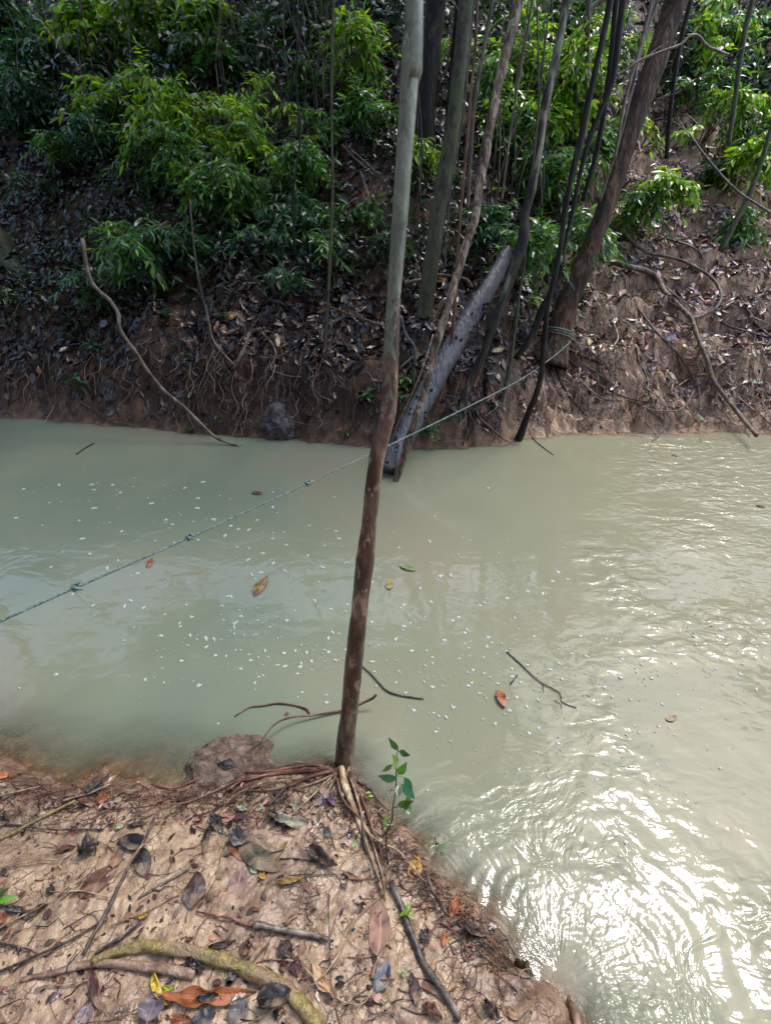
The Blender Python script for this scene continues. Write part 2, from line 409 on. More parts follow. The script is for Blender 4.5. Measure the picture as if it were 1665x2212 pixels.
def m_water():
    m, t, N, b = mat('murky_river_water')
    o = coords(t)
    big = noise(t, o, .45, 3, .5, .3)
    c = ramp(t, big, [(.35, (.145, .172, .124)), (.5, (.170, .188, .130)), (.68, (.198, .185, .130))])
    sxx = nn(t, 'SeparateXYZ'); t.links.new(o, sxx.inputs[0])
    c = mixc(t, mth(t, 'MULTIPLY_ADD', sxx.outputs[0], .35, .3, clamp=True), c, (.205, .197, .126, 1))
    c = mixc(t, .25, c, ramp(t, noise(t, o, 2.2, 3, .5), [(.1, (.85, .87, .88)), (.9, (1.05, 1.03, 1))]), 'MULTIPLY')
    dp = nn(t, 'Attribute', attribute_name='depth'); rg = nn(t, 'Attribute', attribute_name='rip')
    dif = nn(t, 'BsdfDiffuse'); t.links.new(c, dif.inputs[0])
    tr = nn(t, 'BsdfTransparent'); tr.inputs[0].default_value = (.92, .88, .78, 1)
    al = mth(t, 'SUBTRACT', 1, mth(t, 'POWER', 2.718, mth(t, 'MULTIPLY', dp.outputs['Fac'], -24)), clamp=True)
    mx = nn(t, 'MixShader'); t.links.new(al, mx.inputs[0]); t.links.new(tr.outputs[0], mx.inputs[1]); t.links.new(dif.outputs[0], mx.inputs[2])
    gl = nn(t, 'BsdfGlossy'); gl.inputs['Roughness'].default_value = .015; gl.inputs[0].default_value = (1, 1, 1, 1)
    r = rg.outputs['Fac']
    sm = noise(t, coords(t, (1, 1.6, 1)), 3.0, 3, .5, .6, raw=True)
    n1 = noise(t, coords(t, (1, 1.7, 1)), 8, 2, .5, .5, raw=True)
    n2 = noise(t, o, 30, 2, .5, .3, raw=True)
    pr = nn(t, 'Attribute', attribute_name='ring'); pa = nn(t, 'Attribute', attribute_name='turn'); cb = nn(t, 'CombineXYZ'); t.links.new(pr.outputs['Fac'], cb.inputs[0]); t.links.new(pa.outputs['Fac'], cb.inputs[1])
    sw = nn(t, 'Attribute', attribute_name='swirl').outputs['Fac']
    s1 = noise(t, cb.outputs[0], 9, 2, .5, .5, raw=True); s2 = noise(t, cb.outputs[0], 26, 2, .55, .3, raw=True)
    h = mth(t, 'ADD', mth(t, 'MULTIPLY', sm, .25), mth(t, 'ADD', mth(t, 'MULTIPLY', r, mth(t, 'ADD', mth(t, 'MULTIPLY', n1, .75), mth(t, 'MULTIPLY', n2, .12))), mth(t, 'MULTIPLY', sw, mth(t, 'ADD', mth(t, 'MULTIPLY', s1, .75), mth(t, 'MULTIPLY', s2, .62)))))
    nb = bump(t, h, 1.0, .022)
    t.links.new(nb, gl.inputs['Normal'])
    fr = nn(t, 'Fresnel'); fr.inputs[0].default_value = 1.33; t.links.new(nb, fr.inputs['Normal'])
    m2 = nn(t, 'MixShader'); t.links.new(fr.outputs[0], m2.inputs[0]); t.links.new(mx.outputs[0], m2.inputs[1]); t.links.new(gl.outputs[0], m2.inputs[2])
    t.links.new(m2.outputs[0], N['Material Output'].inputs[0])
    return m
M_WATER = m_water()
def m_rock(name, stops, rough=.3, scale=9):
    m, t, N, b = mat(name); o = coords(t)
    n1 = noise(t, o, scale, 6, .65, .5); n2 = noise(t, o, scale * 6, 4, .6)
    t.links.new(mixc(t, .5, ramp(t, n1, stops), ramp(t, n2, [(.3, (.5, .5, .5)), (.7, (1.1, 1.1, 1.1))]), 'MULTIPLY'), b.inputs['Base Color'])
    b.inputs['Roughness'].default_value = rough
    t.links.new(bump(t, mth(t, 'ADD', n1, mth(t, 'MULTIPLY', n2, .4)), .8, .02), b.inputs['Normal']); return m
M_ROCKP = m_rock('rock_purple_grey', [(.15, (.015, .013, .014)), (.45, (.055, .048, .05)), (.7, (.11, .085, .08)), (.9, (.2, .16, .15))], .22, 16)
M_ROCKB = m_rock('rock_brown', [(.15, (.03, .022, .014)), (.4, (.11, .07, .045)), (.6, (.19, .125, .09)), (.85, (.30, .22, .17))], .25, 20)
M_ROCKD = m_rock('rock_black_wet', [(.3, (.008, .006, .007)), (.6, (.03, .02, .022)), (.8, (.06, .045, .045))], .2)
m, t, N, b = mat('foam'); b.inputs['Base Color'].default_value = (.36, .39, .36, 1); b.inputs['Roughness'].default_value = .5; M_FOAM = m
def m_rope():
    m, t, N, b = mat('rope_green'); n1 = noise(t, coords(t), 60, 4); n0 = noise(t, coords(t), 3, 2)
    c = ramp(t, n1, [(.2, (.035, .06, .05)), (.5, (.10, .16, .14)), (.8, (.22, .30, .27))])
    t.links.new(c, b.inputs['Base Color']); b.inputs['Roughness'].default_value = .55
    t.links.new(bump(t, noise(t, coords(t), 400, 2), .4, .001), b.inputs['Normal']); return m
M_ROPE = m_rope()
def m_hero(name, veins=60, rough=.3):
    m, t, N, b = mat(name)
    at = nn(t, 'Attribute', attribute_name='col'); uv = nn(t, 'UVMap')
    sx = nn(t, 'SeparateXYZ'); t.links.new(uv.outputs[0], sx.inputs[0])
    au = mth(t, 'ABSOLUTE', mth(t, 'SUBTRACT', sx.outputs[0], .5))
    ph = mth(t, 'SUBTRACT', mth(t, 'MULTIPLY', sx.outputs[1], veins), mth(t, 'MULTIPLY', au, veins * .55))
    wv = mth(t, 'POWER', mth(t, 'ABSOLUTE', mth(t, 'SINE', ph)), 8)
    wv = mth(t, 'MULTIPLY', wv, -1)
    mid = ramp(t, au, [(0, (1, 1, 1)), (.05, (0, 0, 0))])
    n1 = noise(t, coords(t), 22, 5, .65); n2 = noise(t, coords(t), 120, 3)
    c = mixc(t, .75, at.outputs['Color'], ramp(t, n1, [(.3, (.25, .22, .22)), (.5, (.85, .85, .85)), (.7, (1.25, 1.2, 1.15))]), 'MULTIPLY')
    c = mixc(t, ramp(t, noise(t, coords(t), 14, 5, .7), [(.5, (0, 0, 0)), (.8, (.85, .85, .85))]), c, (.29, .20, .13, 1))
    c = mixc(t, mth(t, 'MULTIPLY', mid, .5), c, mixc(t, 1.0, at.outputs['Color'], (2.0, 1.9, 1.8, 1), 'MULTIPLY'))
    t.links.new(c, b.inputs['Base Color'])
    t.links.new(mth(t, 'MULTIPLY_ADD', n1, .3, rough - .12), b.inputs['Roughness'])
    h = mth(t, 'ADD', wv, mth(t, 'ADD', mth(t, 'MULTIPLY', mid, .8), mth(t, 'ADD', n1, mth(t, 'MULTIPLY', n2, .3))))
    t.links.new(bump(t, h, .6, .0022), b.inputs['Normal'])
    return m
M_HERO = m_hero('dead_leaf_veined')
M_HEROG = m_hero('green_leaf_veined', 50, .28)

# ------------------------------------------------------------------ leaves, vectorised
def norm(a): return a / (np.linalg.norm(a, axis=-1, keepdims=True) + 1e-9)
def leaf_arrays(P, T, Nn, L, W, col, K=3, fold=.25, droop=.25, prof=None):
    n = len(P)
    T = norm(T); Nn = norm(Nn - T * (Nn * T).sum(1, keepdims=True)); Sd = np.cross(T, Nn)
    a = np.linspace(0, 1, K + 1)
    pr = prof if prof is not None else np.clip(np.sin(np.pi * a ** .85), 0, 1) ** .85
    pr = np.maximum(pr, .05)
    A = np.repeat(a, 3); Bc = np.tile([-1., 0, 1.], K + 1); Pr = np.repeat(pr, 3)
    L = np.asarray(L)[:, None, None]; W = np.asarray(W)[:, None, None]
    fo = (fold if np.ndim(fold) else np.full(n, fold))[:, None, None]; dr = (droop if np.ndim(droop) else np.full(n, droop))[:, None, None]
    A_ = A[None, :, None]; B_ = Bc[None, :, None]; P_ = Pr[None, :, None]
    V = P[:, None] + T[:, None] * L * A_ + Sd[:, None] * (W * .5) * B_ * P_ + Nn[:, None] * (fo * W * .5 * np.abs(B_) * P_ - dr * L * A_ ** 2)
    base = np.arange(K)[:, None] * 3
    q = np.concatenate([np.concatenate([base, base + 1, base + 4, base + 3], 1), np.concatenate([base + 1, base + 2, base + 5, base + 4], 1)])
    m_ = 3 * (K + 1)
    Q = (q[None] + (np.arange(n) * m_)[:, None, None]).reshape(-1, 4)
    cc = np.repeat(col, m_, 0)
    return V.reshape(-1, 3), Q, cc
def pick(cols, n, jit=.25):
    cols = np.asarray(cols, float); c = cols[rng.integers(0, len(cols), n)]
    return np.clip(c * (1 + jit * rng.normal(size=(n, 1))) * (1 + .1 * rng.normal(size=(n, 3))), .004, .9)

GREEN_D = [(.025, .075, .028), (.035, .10, .035), (.045, .11, .045), (.02, .06, .025), (.07, .16, .04)]
GREEN_M = [(.07, .22, .035), (.13, .30, .035), (.06, .15, .05), (.14, .29, .04), (.04, .11, .04)]
GREEN_Y = [(.22, .43, .02), (.29, .47, .025), (.15, .33, .03), (.07, .18, .03), (.36, .48, .03)]
GREEN_B = [(.045, .14, .06), (.065, .18, .075), (.03, .09, .05), (.08, .2, .06)]

def twig_leaves(P0, D, Lt, nl, leafL, cols, droop=.3, jit=.25, aspect=.3):
    """leaves along a twig from P0 in direction D"""
    D = D / (np.linalg.norm(D) + 1e-9)
    k = (np.arange(nl) + .5) / nl
    drp = np.array([0, 0, -1.0])
    pts = P0[None] + D[None] * (Lt * k)[:, None] + drp[None] * (droop * Lt * k ** 2)[:, None]
    side = np.cross(D, [0, 0, 1.0]); side /= np.linalg.norm(side) + 1e-9
    sgn = np.where(np.arange(nl) % 2 == 0, 1., -1.)[:, None]
    T = D[None] * .55 + side[None] * sgn * .85 + drp[None] * rng.uniform(.05, .75, (nl, 1)) + .25 * rng.normal(size=(nl, 3))
    T[-1] = D + drp * .3
    Nn = np.array([0, 0, 1.0])[None] + .45 * rng.normal(size=(nl, 3)) - .0 * T
    Ls = leafL * rng.uniform(.65, 1.2, nl)
    return pts, T, Nn, Ls
def foliage(parts, parent, name='foliage', mat_=None, K=3, cols=GREEN_M, aspect=.3, droop=.3):
    P = np.vstack([p[0] for p in parts]); T = np.vstack([p[1] for p in parts]); Nn = np.vstack([p[2] for p in parts]); L = np.concatenate([p[3] for p in parts])
    n = len(P)
    V, Q, c = leaf_arrays(P, T, Nn, L, L * aspect * rng.uniform(.8, 1.25, n), pick(cols, n), K=K, fold=rng.uniform(.0, .4, n), droop=rng.uniform(0, 2 * droop, n))
    return qmesh(name, V, Q, mat_ or M_LIVE, parent, col=c)
def empty(name, loc, **k):
    o = bpy.data.objects.new(name, None); C.objects.link(o); o.empty_display_size = .1
    o.location = tuple(loc); tag(o, **k); bpy.context.view_layer.update() if False else None
    return o
class Thing:
    """an Empty at the base; children are built in world coordinates and shifted"""
    def __init__(s, name, base, label, cat, group=None):
        s.base = np.asarray(base, float); s.o = empty(name, s.base, label=label, cat=cat, group=group)
    def adopt(s, ob):
        ob.parent = s.o; ob.data.transform(__import__('mathutils').Matrix.Translation(Vector(-s.base))); return ob

def shrub(name, label, cat, group, px, py, rx, ry, n, leafL=.13, cols=GREEN_M, off=.8, aspect=.3, clusters=6, stem=B_TWIG, K=3, Y=None, seedb=None, dirn=None):
    g = PG(px, py)
    Yc = Y if Y else max(g[1] - off, 3.6)
    c = PY(px, py, Yc); d = depth(c)
    Rx, Rz = rx * d / F, ry * d / F; Ry = min(.7, .6 * Rx + .1)
    bx, by = c[0] + rng.uniform(-.2, .2), max(Yc + off * .55, np.interp(c[0], _fwp[:, 0], _fwp[:, 1]) + .35)
    b = np.array([bx, by, G(bx, by) - .03])
    T = Thing(name, b, label, cat, group)
    acc = Acc(); parts = []
    per = max(1, n // clusters)
    for k in range(clusters):
        q = rng.normal(size=3); q = q / np.linalg.norm(q) * rng.uniform(.15, .85)
        cc = c + q * [Rx, Ry, Rz]
        cc[2] = max(cc[2], G(cc[0], cc[1], False) + .15)
        midp = (b + cc) / 2 + np.array([rng.uniform(-.1, .1), rng.uniform(0, .15), .12 + .15 * np.linalg.norm(cc - b)])
        acc.tube([b, midp, cc], [.011, .008, .004], sides=5, step=.08, wob=.03, seed=k)
        ntw = max(2, per // 13)
        sw = rng.normal(size=3) * [1, .6, .3] + [0, -.35, -.05]
        for j in range(ntw):
            D = sw * .7 + rng.normal(size=3) * [.8, .6, .45]
            D = D / np.linalg.norm(D); Lt = rng.uniform(.45, 1.0) * (.42 * (Rx + Rz) + .15)
            s0 = cc + (midp - cc) * rng.uniform(0, .35)
            P0, Tt, Nn, Ls = twig_leaves(s0, D, Lt, max(3, per // ntw), leafL * rng.uniform(.75, 1.15), cols, droop=rng.uniform(.2, .8))
            parts.append((P0, Tt, Nn, Ls)); acc.tube([s0, P0[len(P0) // 2], P0[-1]], [.003, .0025, .0012], sides=4, step=.1, cap=False)
    T.adopt(acc.build('stem', stem)); T.adopt(foliage(parts, None, cols=cols, aspect=aspect, K=K))
    return T

# ================================================================== THE SETTING
# near bank
X, Y, Q = grid(spaced((-40, -4, 3), (-4, -1.6, .12), (-1.6, 1.4, .006), (1.4, 3, .12), (3, 12, 2.)), spaced((-30, -2, 3), (-2, .2, .12), (.2, 1.62, .006), (1.62, 2.4, .06)))
Z = G_near(X, Y)
sdn = near_sd(X, Y)
block_hill = np.minimum(np.maximum(-Y - 1.6, 0) * .9, 9) + np.minimum(np.maximum(-X - 7.5, 0) * .9, 9)  # hills made up to block low sky behind the camera and upstream
Z = np.where(block_hill > 0, np.maximum(Z, -.3) + block_hill, Z)
wet = np.clip(.95 * sstep((-X + .05) / .2) * np.exp(-((sdn - .05) / .07) ** 2) * sstep(fbm(X * 11, Y * 16, seed=52) + .9) + .9 * np.exp(-(np.maximum(sdn - .05, 0) / (.06 + .05 * sstep((X + .1) / .3))) ** 2) * sstep(fbm(X * 7, Y * 7, seed=51) + .95) + sstep((.09 - Z) / .08) * .5 + .55 * sstep((X - .05) / .35) * sstep((fbm(X * 9, Y * 9, seed=50) + .6)), 0, 1)
wet = np.maximum(wet, sstep(block_hill * 2))  # made-up hills take the dark wet tone to cut bounced light
o = qmesh('near_bank_ground', np.stack([X, Y, Z], 1), Q, M_MUD, attrs={'wet': wet}); tag(o, kind='structure')
# far bank and hill (with the river bed)
X, Y, Q = grid(spaced((-60, -14, 4), (-14, -5.2, .3), (-5.2, 6.2, .032), (6.2, 16, .3), (16, 60, 4)), spaced((1.7, 4.6, .3), (4.6, 6.3, .018), (6.3, 9.5, .04), (9.5, 22, .25), (22, 70, 4)))
Z = G_far(X, Y)
gx = hill_blend(X, Y)
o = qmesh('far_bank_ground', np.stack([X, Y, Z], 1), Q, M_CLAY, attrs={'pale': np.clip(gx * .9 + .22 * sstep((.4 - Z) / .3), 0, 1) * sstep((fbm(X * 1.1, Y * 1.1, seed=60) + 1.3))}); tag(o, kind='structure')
# water
XS, YS = spaced((-60, -6, 3), (-6, -1.3, .05), (-1.3, 3.6, .014), (3.6, 8, .06), (8, 60, 3)), spaced((-12, -.2, .4), (-.2, 3.0, .014), (3.0, 6.4, .05), (6.4, 7, .3))
X, Y, Q = grid(XS, YS)
dep = np.maximum(-np.maximum(G_near(X, Y, False), G_far(X, Y, False)), 0)
# ripple strength: lively where the current swings round the point, calm in the lee of the bank
cl = Pz(1210, 2120)[:2]
rr = np.hypot(X - cl[0], Y - cl[1])
line = X - (.35 + .38 * (Y - .6))
rip = .03 + .97 * sstep((line + .25 + .25 * vn(X * 1.3, Y * 1.3, seed=71)) / 1.25)
patch = sstep((vn(X * 1.3, Y * 1.9, seed=72) + .3) / .5)
rip = rip * (.14 + .86 * patch) * 1.5
swirl = np.exp(-(rr / .55) ** 2)
rip = rip * (1 - .7 * swirl)
pm = np.exp(-((X - Pz(1330, 1240)[0]) / .22) ** 2 - ((Y - Pz(1330, 1240)[1]) / .5) ** 2)
rip = np.maximum(rip, 1.5 * pm * sstep((vn(X * 6, Y * 9, seed=69) + .3) / .5))
ang = np.arctan2(Y - cl[1], X - cl[0])
wx = rr + .04 * vn(X * 5, Y * 5, seed=73) + .035 * ang
wx = wx + .03 * vn(X * 2.6, Y * 2.6, seed=79)
Z = .0015 * np.sin(wx * 2 * np.pi / .085) * np.exp(-((rr - .35) / .33) ** 2) * sstep((vn(X * 3.2, Y * 3.2, seed=74) + .15) / .6) \
    + .0022 * np.sin((wx + .02 * vn(X * 9, Y * 9, seed=76)) * 2 * np.pi / .034) * np.exp(-((rr - .22) / .2) ** 2)
Z += rip * (.005 * vn(X * 7, Y * 9, seed=75) + .0036 * vn(X * 17, Y * 19, seed=77)) + .0012 * vn(X * 2.5, Y * 4, seed=78)
o = qmesh('river_water', np.stack([X, Y, Z], 1), Q, M_WATER, attrs={'depth': dep, 'rip': np.clip(rip, 0, 2.0), 'ring': wx + .10 * vn(X * 3.4, Y * 3.4, seed=70) + .03 * vn(X * 9, Y * 9, seed=68), 'turn': ang * .30, 'swirl': (.25 + .75 * sstep((vn(X * 2.6, Y * 2.6, seed=67) + .35) / .5)) * np.exp(-(np.maximum(rr - .28, 0) / .31) ** 2) * sstep((rr - .03) / .1)}); tag(o, kind='structure')

# ================================================================== TREES
def px_path(pts, Yb, Yt, wscale=1.0):
    """trunk centre line and radii from its outline: (x, y, width) with the distance running from Yb at the foot to Yt at the top"""
    ys = np.array([p[1] for p in pts], float); f = (ys[0] - ys) / (ys[0] - ys[-1])
    P, R = [], []
    for (x, y, w_), k in zip(pts, f):
        p = PY(x, y, Yb + (Yt - Yb) * k); P.append(p); R.append(w_ * wscale * depth(p) / F / 2)
    return np.array(P), np.array(R)
def crown(T, top, Rc, n, cols, leafL=.14, clusters=14, low=0.0):
    parts = []; acc = Acc()
    c = top + np.array([0, 0, Rc * .35])
    per = n // clusters
    for k in range(clusters):
        q = rng.normal(size=3); q = q / np.linalg.norm(q) * rng.uniform(.35, 1)
        cc = c + q * [Rc, Rc, Rc * .55]
        acc.tube([top, (top + cc) / 2 + [0, 0, .15], cc], [.02, .013, .005], sides=5, step=.2, wob=.06, seed=k)
        for j in range(max(2, per // 12)):
            D = rng.normal(size=3) * [1, 1, .45]; D /= np.linalg.norm(D)
            parts.append(twig_leaves(cc + .1 * rng.normal(size=3), D, rng.uniform(.4, .9), 12, leafL, cols))
    T.adopt(acc.build('branch', B_DARK)); T.adopt(foliage(parts, None, 'crown', cols=cols, K=2))
def tree(label, pts, Yb, Yt, bark, name='tree', sides=14, rough=.10, up=2.6, crownR=0, cn=1500, cols=GREEN_M, group=None, cat='tree', lean=(0, 0, 0), wscale=1.0, step=.04, flare=1.0, cleaf=.14):
    P, R = px_path(pts, Yb, Yt, wscale)
    if up:
        d = P[-1] - P[-2]; d /= np.linalg.norm(d); d = d * .75 + np.array([0, 0, .25]) + np.array(lean)
        P = np.vstack([P, P[-1] + d * up * .5, P[-1] + d * up + [0, 0, .2]]); R = np.append(R, [R[-1] * .85, R[-1] * .6])
    base = P[0].copy()
    P[0] = P[0] + (P[0] - P[1]) / np.linalg.norm(P[0] - P[1]) * .06
    R[0] *= flare
    T = Thing(name, base, label, cat, group)
    a = Acc(); a.tube(P, R, sides=sides, step=step, rough=rough, seed=len(pts) + P[0, 0])
    T.adopt(a.build('trunk', bark))
    if crownR: crown(T, P[-1], crownR, cn, cols, leafL=cleaf)
    T.P = P; T.R = R
    return T
def yg(x, y): return PG(x, y)[1]

T1 = tree('slender tree with peeling red-brown lower bark and smooth green top, rooted on near mud',
          [(741, 1672, 46), (744, 1640, 41), (752, 1560, 37), (765, 1430, 37), (777, 1310, 35), (789, 1200, 40), (797, 1130, 33), (806, 1040, 32), (820, 955, 37), (838, 880, 37), (845, 760, 33), (849, 665, 31), (860, 520, 33),
           (870, 380, 35), (881, 220, 38), (889, 80, 40), (895, -20, 41)], 1.30, 1.80, B_CENTRAL, sides=20, rough=.10, step=.02, up=4.5, crownR=1.5, cn=1700, cols=GREEN_M, flare=1.15, lean=(-.05, .15, .1))
# its roots
def root(T, pts, w0, w1, m, dz=.0, sides=7, name='root', rough=.15, step=.012, on=None):
    P = []
    for i, (x, y) in enumerate(pts):
        p = PG(x, y, dz, water=True); P.append(p)
    P = np.array(P); k = np.linspace(0, 1, len(P)); R = np.array([(w0 + (w1 - w0) * q) * depth(p) / F / 2 for p, q in zip(P, k)])
    a = Acc(); a.tube(P, R, sides=sides, step=step, rough=rough, seed=pts[0][0] * .13, wob=.006)
    ob = a.build(name, m)
    return T.adopt(ob) if T else ob
c3 = lambda l: [(707.8 + .3188 * x, 1548.2 + .3188 * y) for x, y in l]
c8 = lambda l: [(353.9 + .2657 * x, 1415.5 + .2657 * y) for x, y in l]
for l, w0, w1, m_, dz in [
    ([(90, 350), (110, 450), (150, 560), (215, 720), (260, 850), (330, 1050), (375, 1210)], 17, 5, B_TAN, .012),
    ([(150, 380), (200, 560), (235, 740), (250, 880), (300, 1010), (350, 1120)], 8, 3, B_TWIG, .02),
    ([(160, 400), (230, 560), (300, 760), (340, 860), (390, 1020), (400, 1150)], 7, 3, B_REDV, .015),
    ([(150, 400), (210, 600), (250, 760), (350, 850), (460, 900), (540, 980), (620, 1080), (680, 1140)], 6, 3, B_TAN, .02),
    ([(170, 420), (260, 470), (310, 520), (350, 580), (420, 640)], 8, 5, B_TWIG, .02),
    ([(60, 420), (100, 560), (170, 640), (230, 700)], 6, 3, B_REDV, .02),
    ([(120, 420), (190, 620), (280, 800), (330, 960), (370, 1100), (390, 1250)], 6, 3, B_TAN, .01),
    ([(60, 380), (20, 470), (-60, 560), (-160, 680)], 5, 2, B_TAN, .008),
    ([(40, 390), (-60, 440), (-190, 480), (-340, 520)], 6, 3, B_TAN, .008)]:
    root(T1, c3(l), w0, w1, m_, dz)
for l, w0, w1, m_ in [
    ([(1370, 930), (1150, 935), (900, 960), (700, 1010), (620, 1030), (500, 1110)], 7, 5, B_ROOTRED),
    ([(1370, 925), (1200, 900), (1000, 925), (800, 950), (600, 960), (380, 965), (220, 1030), (80, 1080), (-100, 1050)], 6, 4, B_ROOTRED),
    ([(1380, 940), (1200, 985), (1030, 1060), (880, 1100), (700, 1110)], 8, 3, B_REDV),
    ([(1370, 930), (1240, 920), (1150, 880), (1050, 870), (950, 900), (860, 870), (790, 730)], 3, 2, B_REDV),
    ([(1380, 900), (1360, 850), (1310, 890), (1270, 910)], 4, 2, B_TWIG),
    ([(1380, 940), (1100, 950), (850, 975), (650, 1000), (420, 1100), (200, 1190), (0, 1220)], 5, 3, B_REDV),
    ([(1390, 960), (1250, 1100), (1100, 1240), (1040, 1300)], 5, 2, B_TAN),
    ([(1380, 950), (1150, 1000), (950, 1020), (760, 1060), (560, 1150), (420, 1320)], 4, 2, B_TAN)]:
    root(T1, c8(l), w0, w1, m_, .012)

T2 = tree('thick black-barked trunk standing behind the slender green one', [(893, 580, 36), (900, 470, 35), (910, 360, 36), (918, 250, 38), (930, 120, 42), (942, 0, 46)], 7.4, 7.9, B_DARK, up=3, crownR=1.9, cn=2200, cols=GREEN_D)
T3 = tree('greenish grey trunk with flaring foot on the bank beside the dead log', [(905, 768, 46), (910, 720, 36), (918, 666, 34), (927, 600, 34), (935, 541, 34), (944, 470, 34), (955, 410, 34), (968, 330, 34), (984, 225, 31), (995, 125, 31), (1006, 0, 31)], 5.75, 6.2, B_GREEN, up=3, crownR=1.7, cn=2200, cols=GREEN_M, flare=1.25)
T4 = tree('thin trunk with patchy flaking bark whose foot stands in the water', [(853, 1042, 10), (864, 1010, 15), (879, 962, 18), (898, 900, 15), (923, 822, 13), (942, 744, 15), (967, 666, 15), (988, 588, 18), (1007, 525, 18), (1028, 463, 20), (1035, 401, 17), (1048, 335, 19), (1067, 225, 20), (1087, 137, 20), (1120, 0, 20)],
          4.0, 5.3, B_PATCH, sides=10, rough=.22, up=2.8, crownR=1.3, cn=1300)
T6 = tree('grey-green trunk with dark streaks rising beside the top of the dead log', [(998, 872, 14), (1020, 816, 16), (1045, 759, 18), (1066, 697, 20), (1091, 635, 20), (1113, 572, 23), (1130, 522, 24), (1134, 463, 18), (1146, 416, 18), (1162, 325, 20), (1177, 225, 20), (1202, 115, 18), (1223, 0, 18)],
          4.95, 5.7, m_bark('bark_grey_streak', [(.35, (.02, .017, .014)), (.48, (.05, .045, .035)), (.56, (.17, .17, .115)), (.75, (.24, .24, .17))], scale=5, stretch=(1, 1, .3), rough=.5), sides=12, rough=.15, up=3, crownR=1.5, cn=1700)
T7 = tree('thin dark sinuous trunk curving out of the water at the foot of the bank', [(1116, 962, 18), (1138, 900, 13), (1163, 837, 12), (1172, 775, 11), (1179, 697, 11), (1185, 650, 12), (1200, 588, 12), (1211, 525, 11), (1219, 463, 11), (1232, 390, 12), (1252, 310, 14), (1272, 215, 12), (1297, 100, 13), (1318, 0, 14)],
          4.95, 5.5, B_DARK, sides=10, rough=.12, up=2.5, crownR=.9, cn=400, flare=1.1)
T8 = tree('thin dark trunk bending up from the bank top just behind the sinuous one', [(1120, 765, 12), (1148, 728, 15), (1169, 672, 17), (1190, 632, 14), (1210, 588, 9), (1222, 525, 9), (1238, 448, 10), (1256, 360, 10), (1275, 295, 12), (1297, 240, 11), (1322, 175, 12), (1336, 80, 14), (1346, 0, 14)],
          5.5, 6.1, B_DARK, sides=10, rough=.12, up=2.5, crownR=0)
T9 = tree('big leaning brown trunk with stringy ridged bark, the rope tied round its foot', [(1188, 775, 66), (1203, 728, 50), (1222, 666, 45), (1248, 603, 43), (1275, 535, 38), (1297, 475, 36), (1332, 375, 37), (1377, 240, 41), (1422, 110, 46), (1460, 0, 50)],
          5.75, 6.8, B_BROWN, sides=26, rough=.2, up=3.2, crownR=0, flare=1.2)
# roots and vines of the other trees
def wroot(T, P, w0, w1, m_, sides=6, name='root', step=.03, wob=.01):
    P = np.array(P); a = Acc(); a.tube(P, np.linspace(w0, w1, len(P)), sides=sides, step=step, rough=.15, wob=wob, seed=P[0, 0]); return T.adopt(a.build(name, m_))
def groot(T, pts, w0, w1, m_, dz=.02, **k):
    return wroot(T, [PG(x, y, dz, water=True) for x, y in pts], w0, w1, m_, **k)
for l in [[(1205, 760), (1260, 800), (1330, 850), (1400, 870)], [(1195, 770), (1215, 830), (1260, 890), (1300, 925)], [(1180, 770), (1150, 800), (1120, 850)], [(1215, 750), (1290, 780), (1350, 800)], [(1190, 775), (1195, 830), (1180, 880)]]:
    groot(T9, l, .022, .006, B_BROWN)
for l in [[(1000, 870), (1012, 900), (1005, 935), (1000, 962)], [(1000, 870), (1020, 890), (1022, 920), (1010, 950)], [(995, 868), (970, 880), (950, 905)]]:
    groot(T6, l, .018, .007, B_DARK, dz=.03)
for l in [[(905, 765), (880, 780), (860, 800)], [(910, 765), (935, 785), (945, 820)], [(900, 765), (895, 800), (893, 840)]]:
    groot(T3, l, .03, .01, B_GREEN)

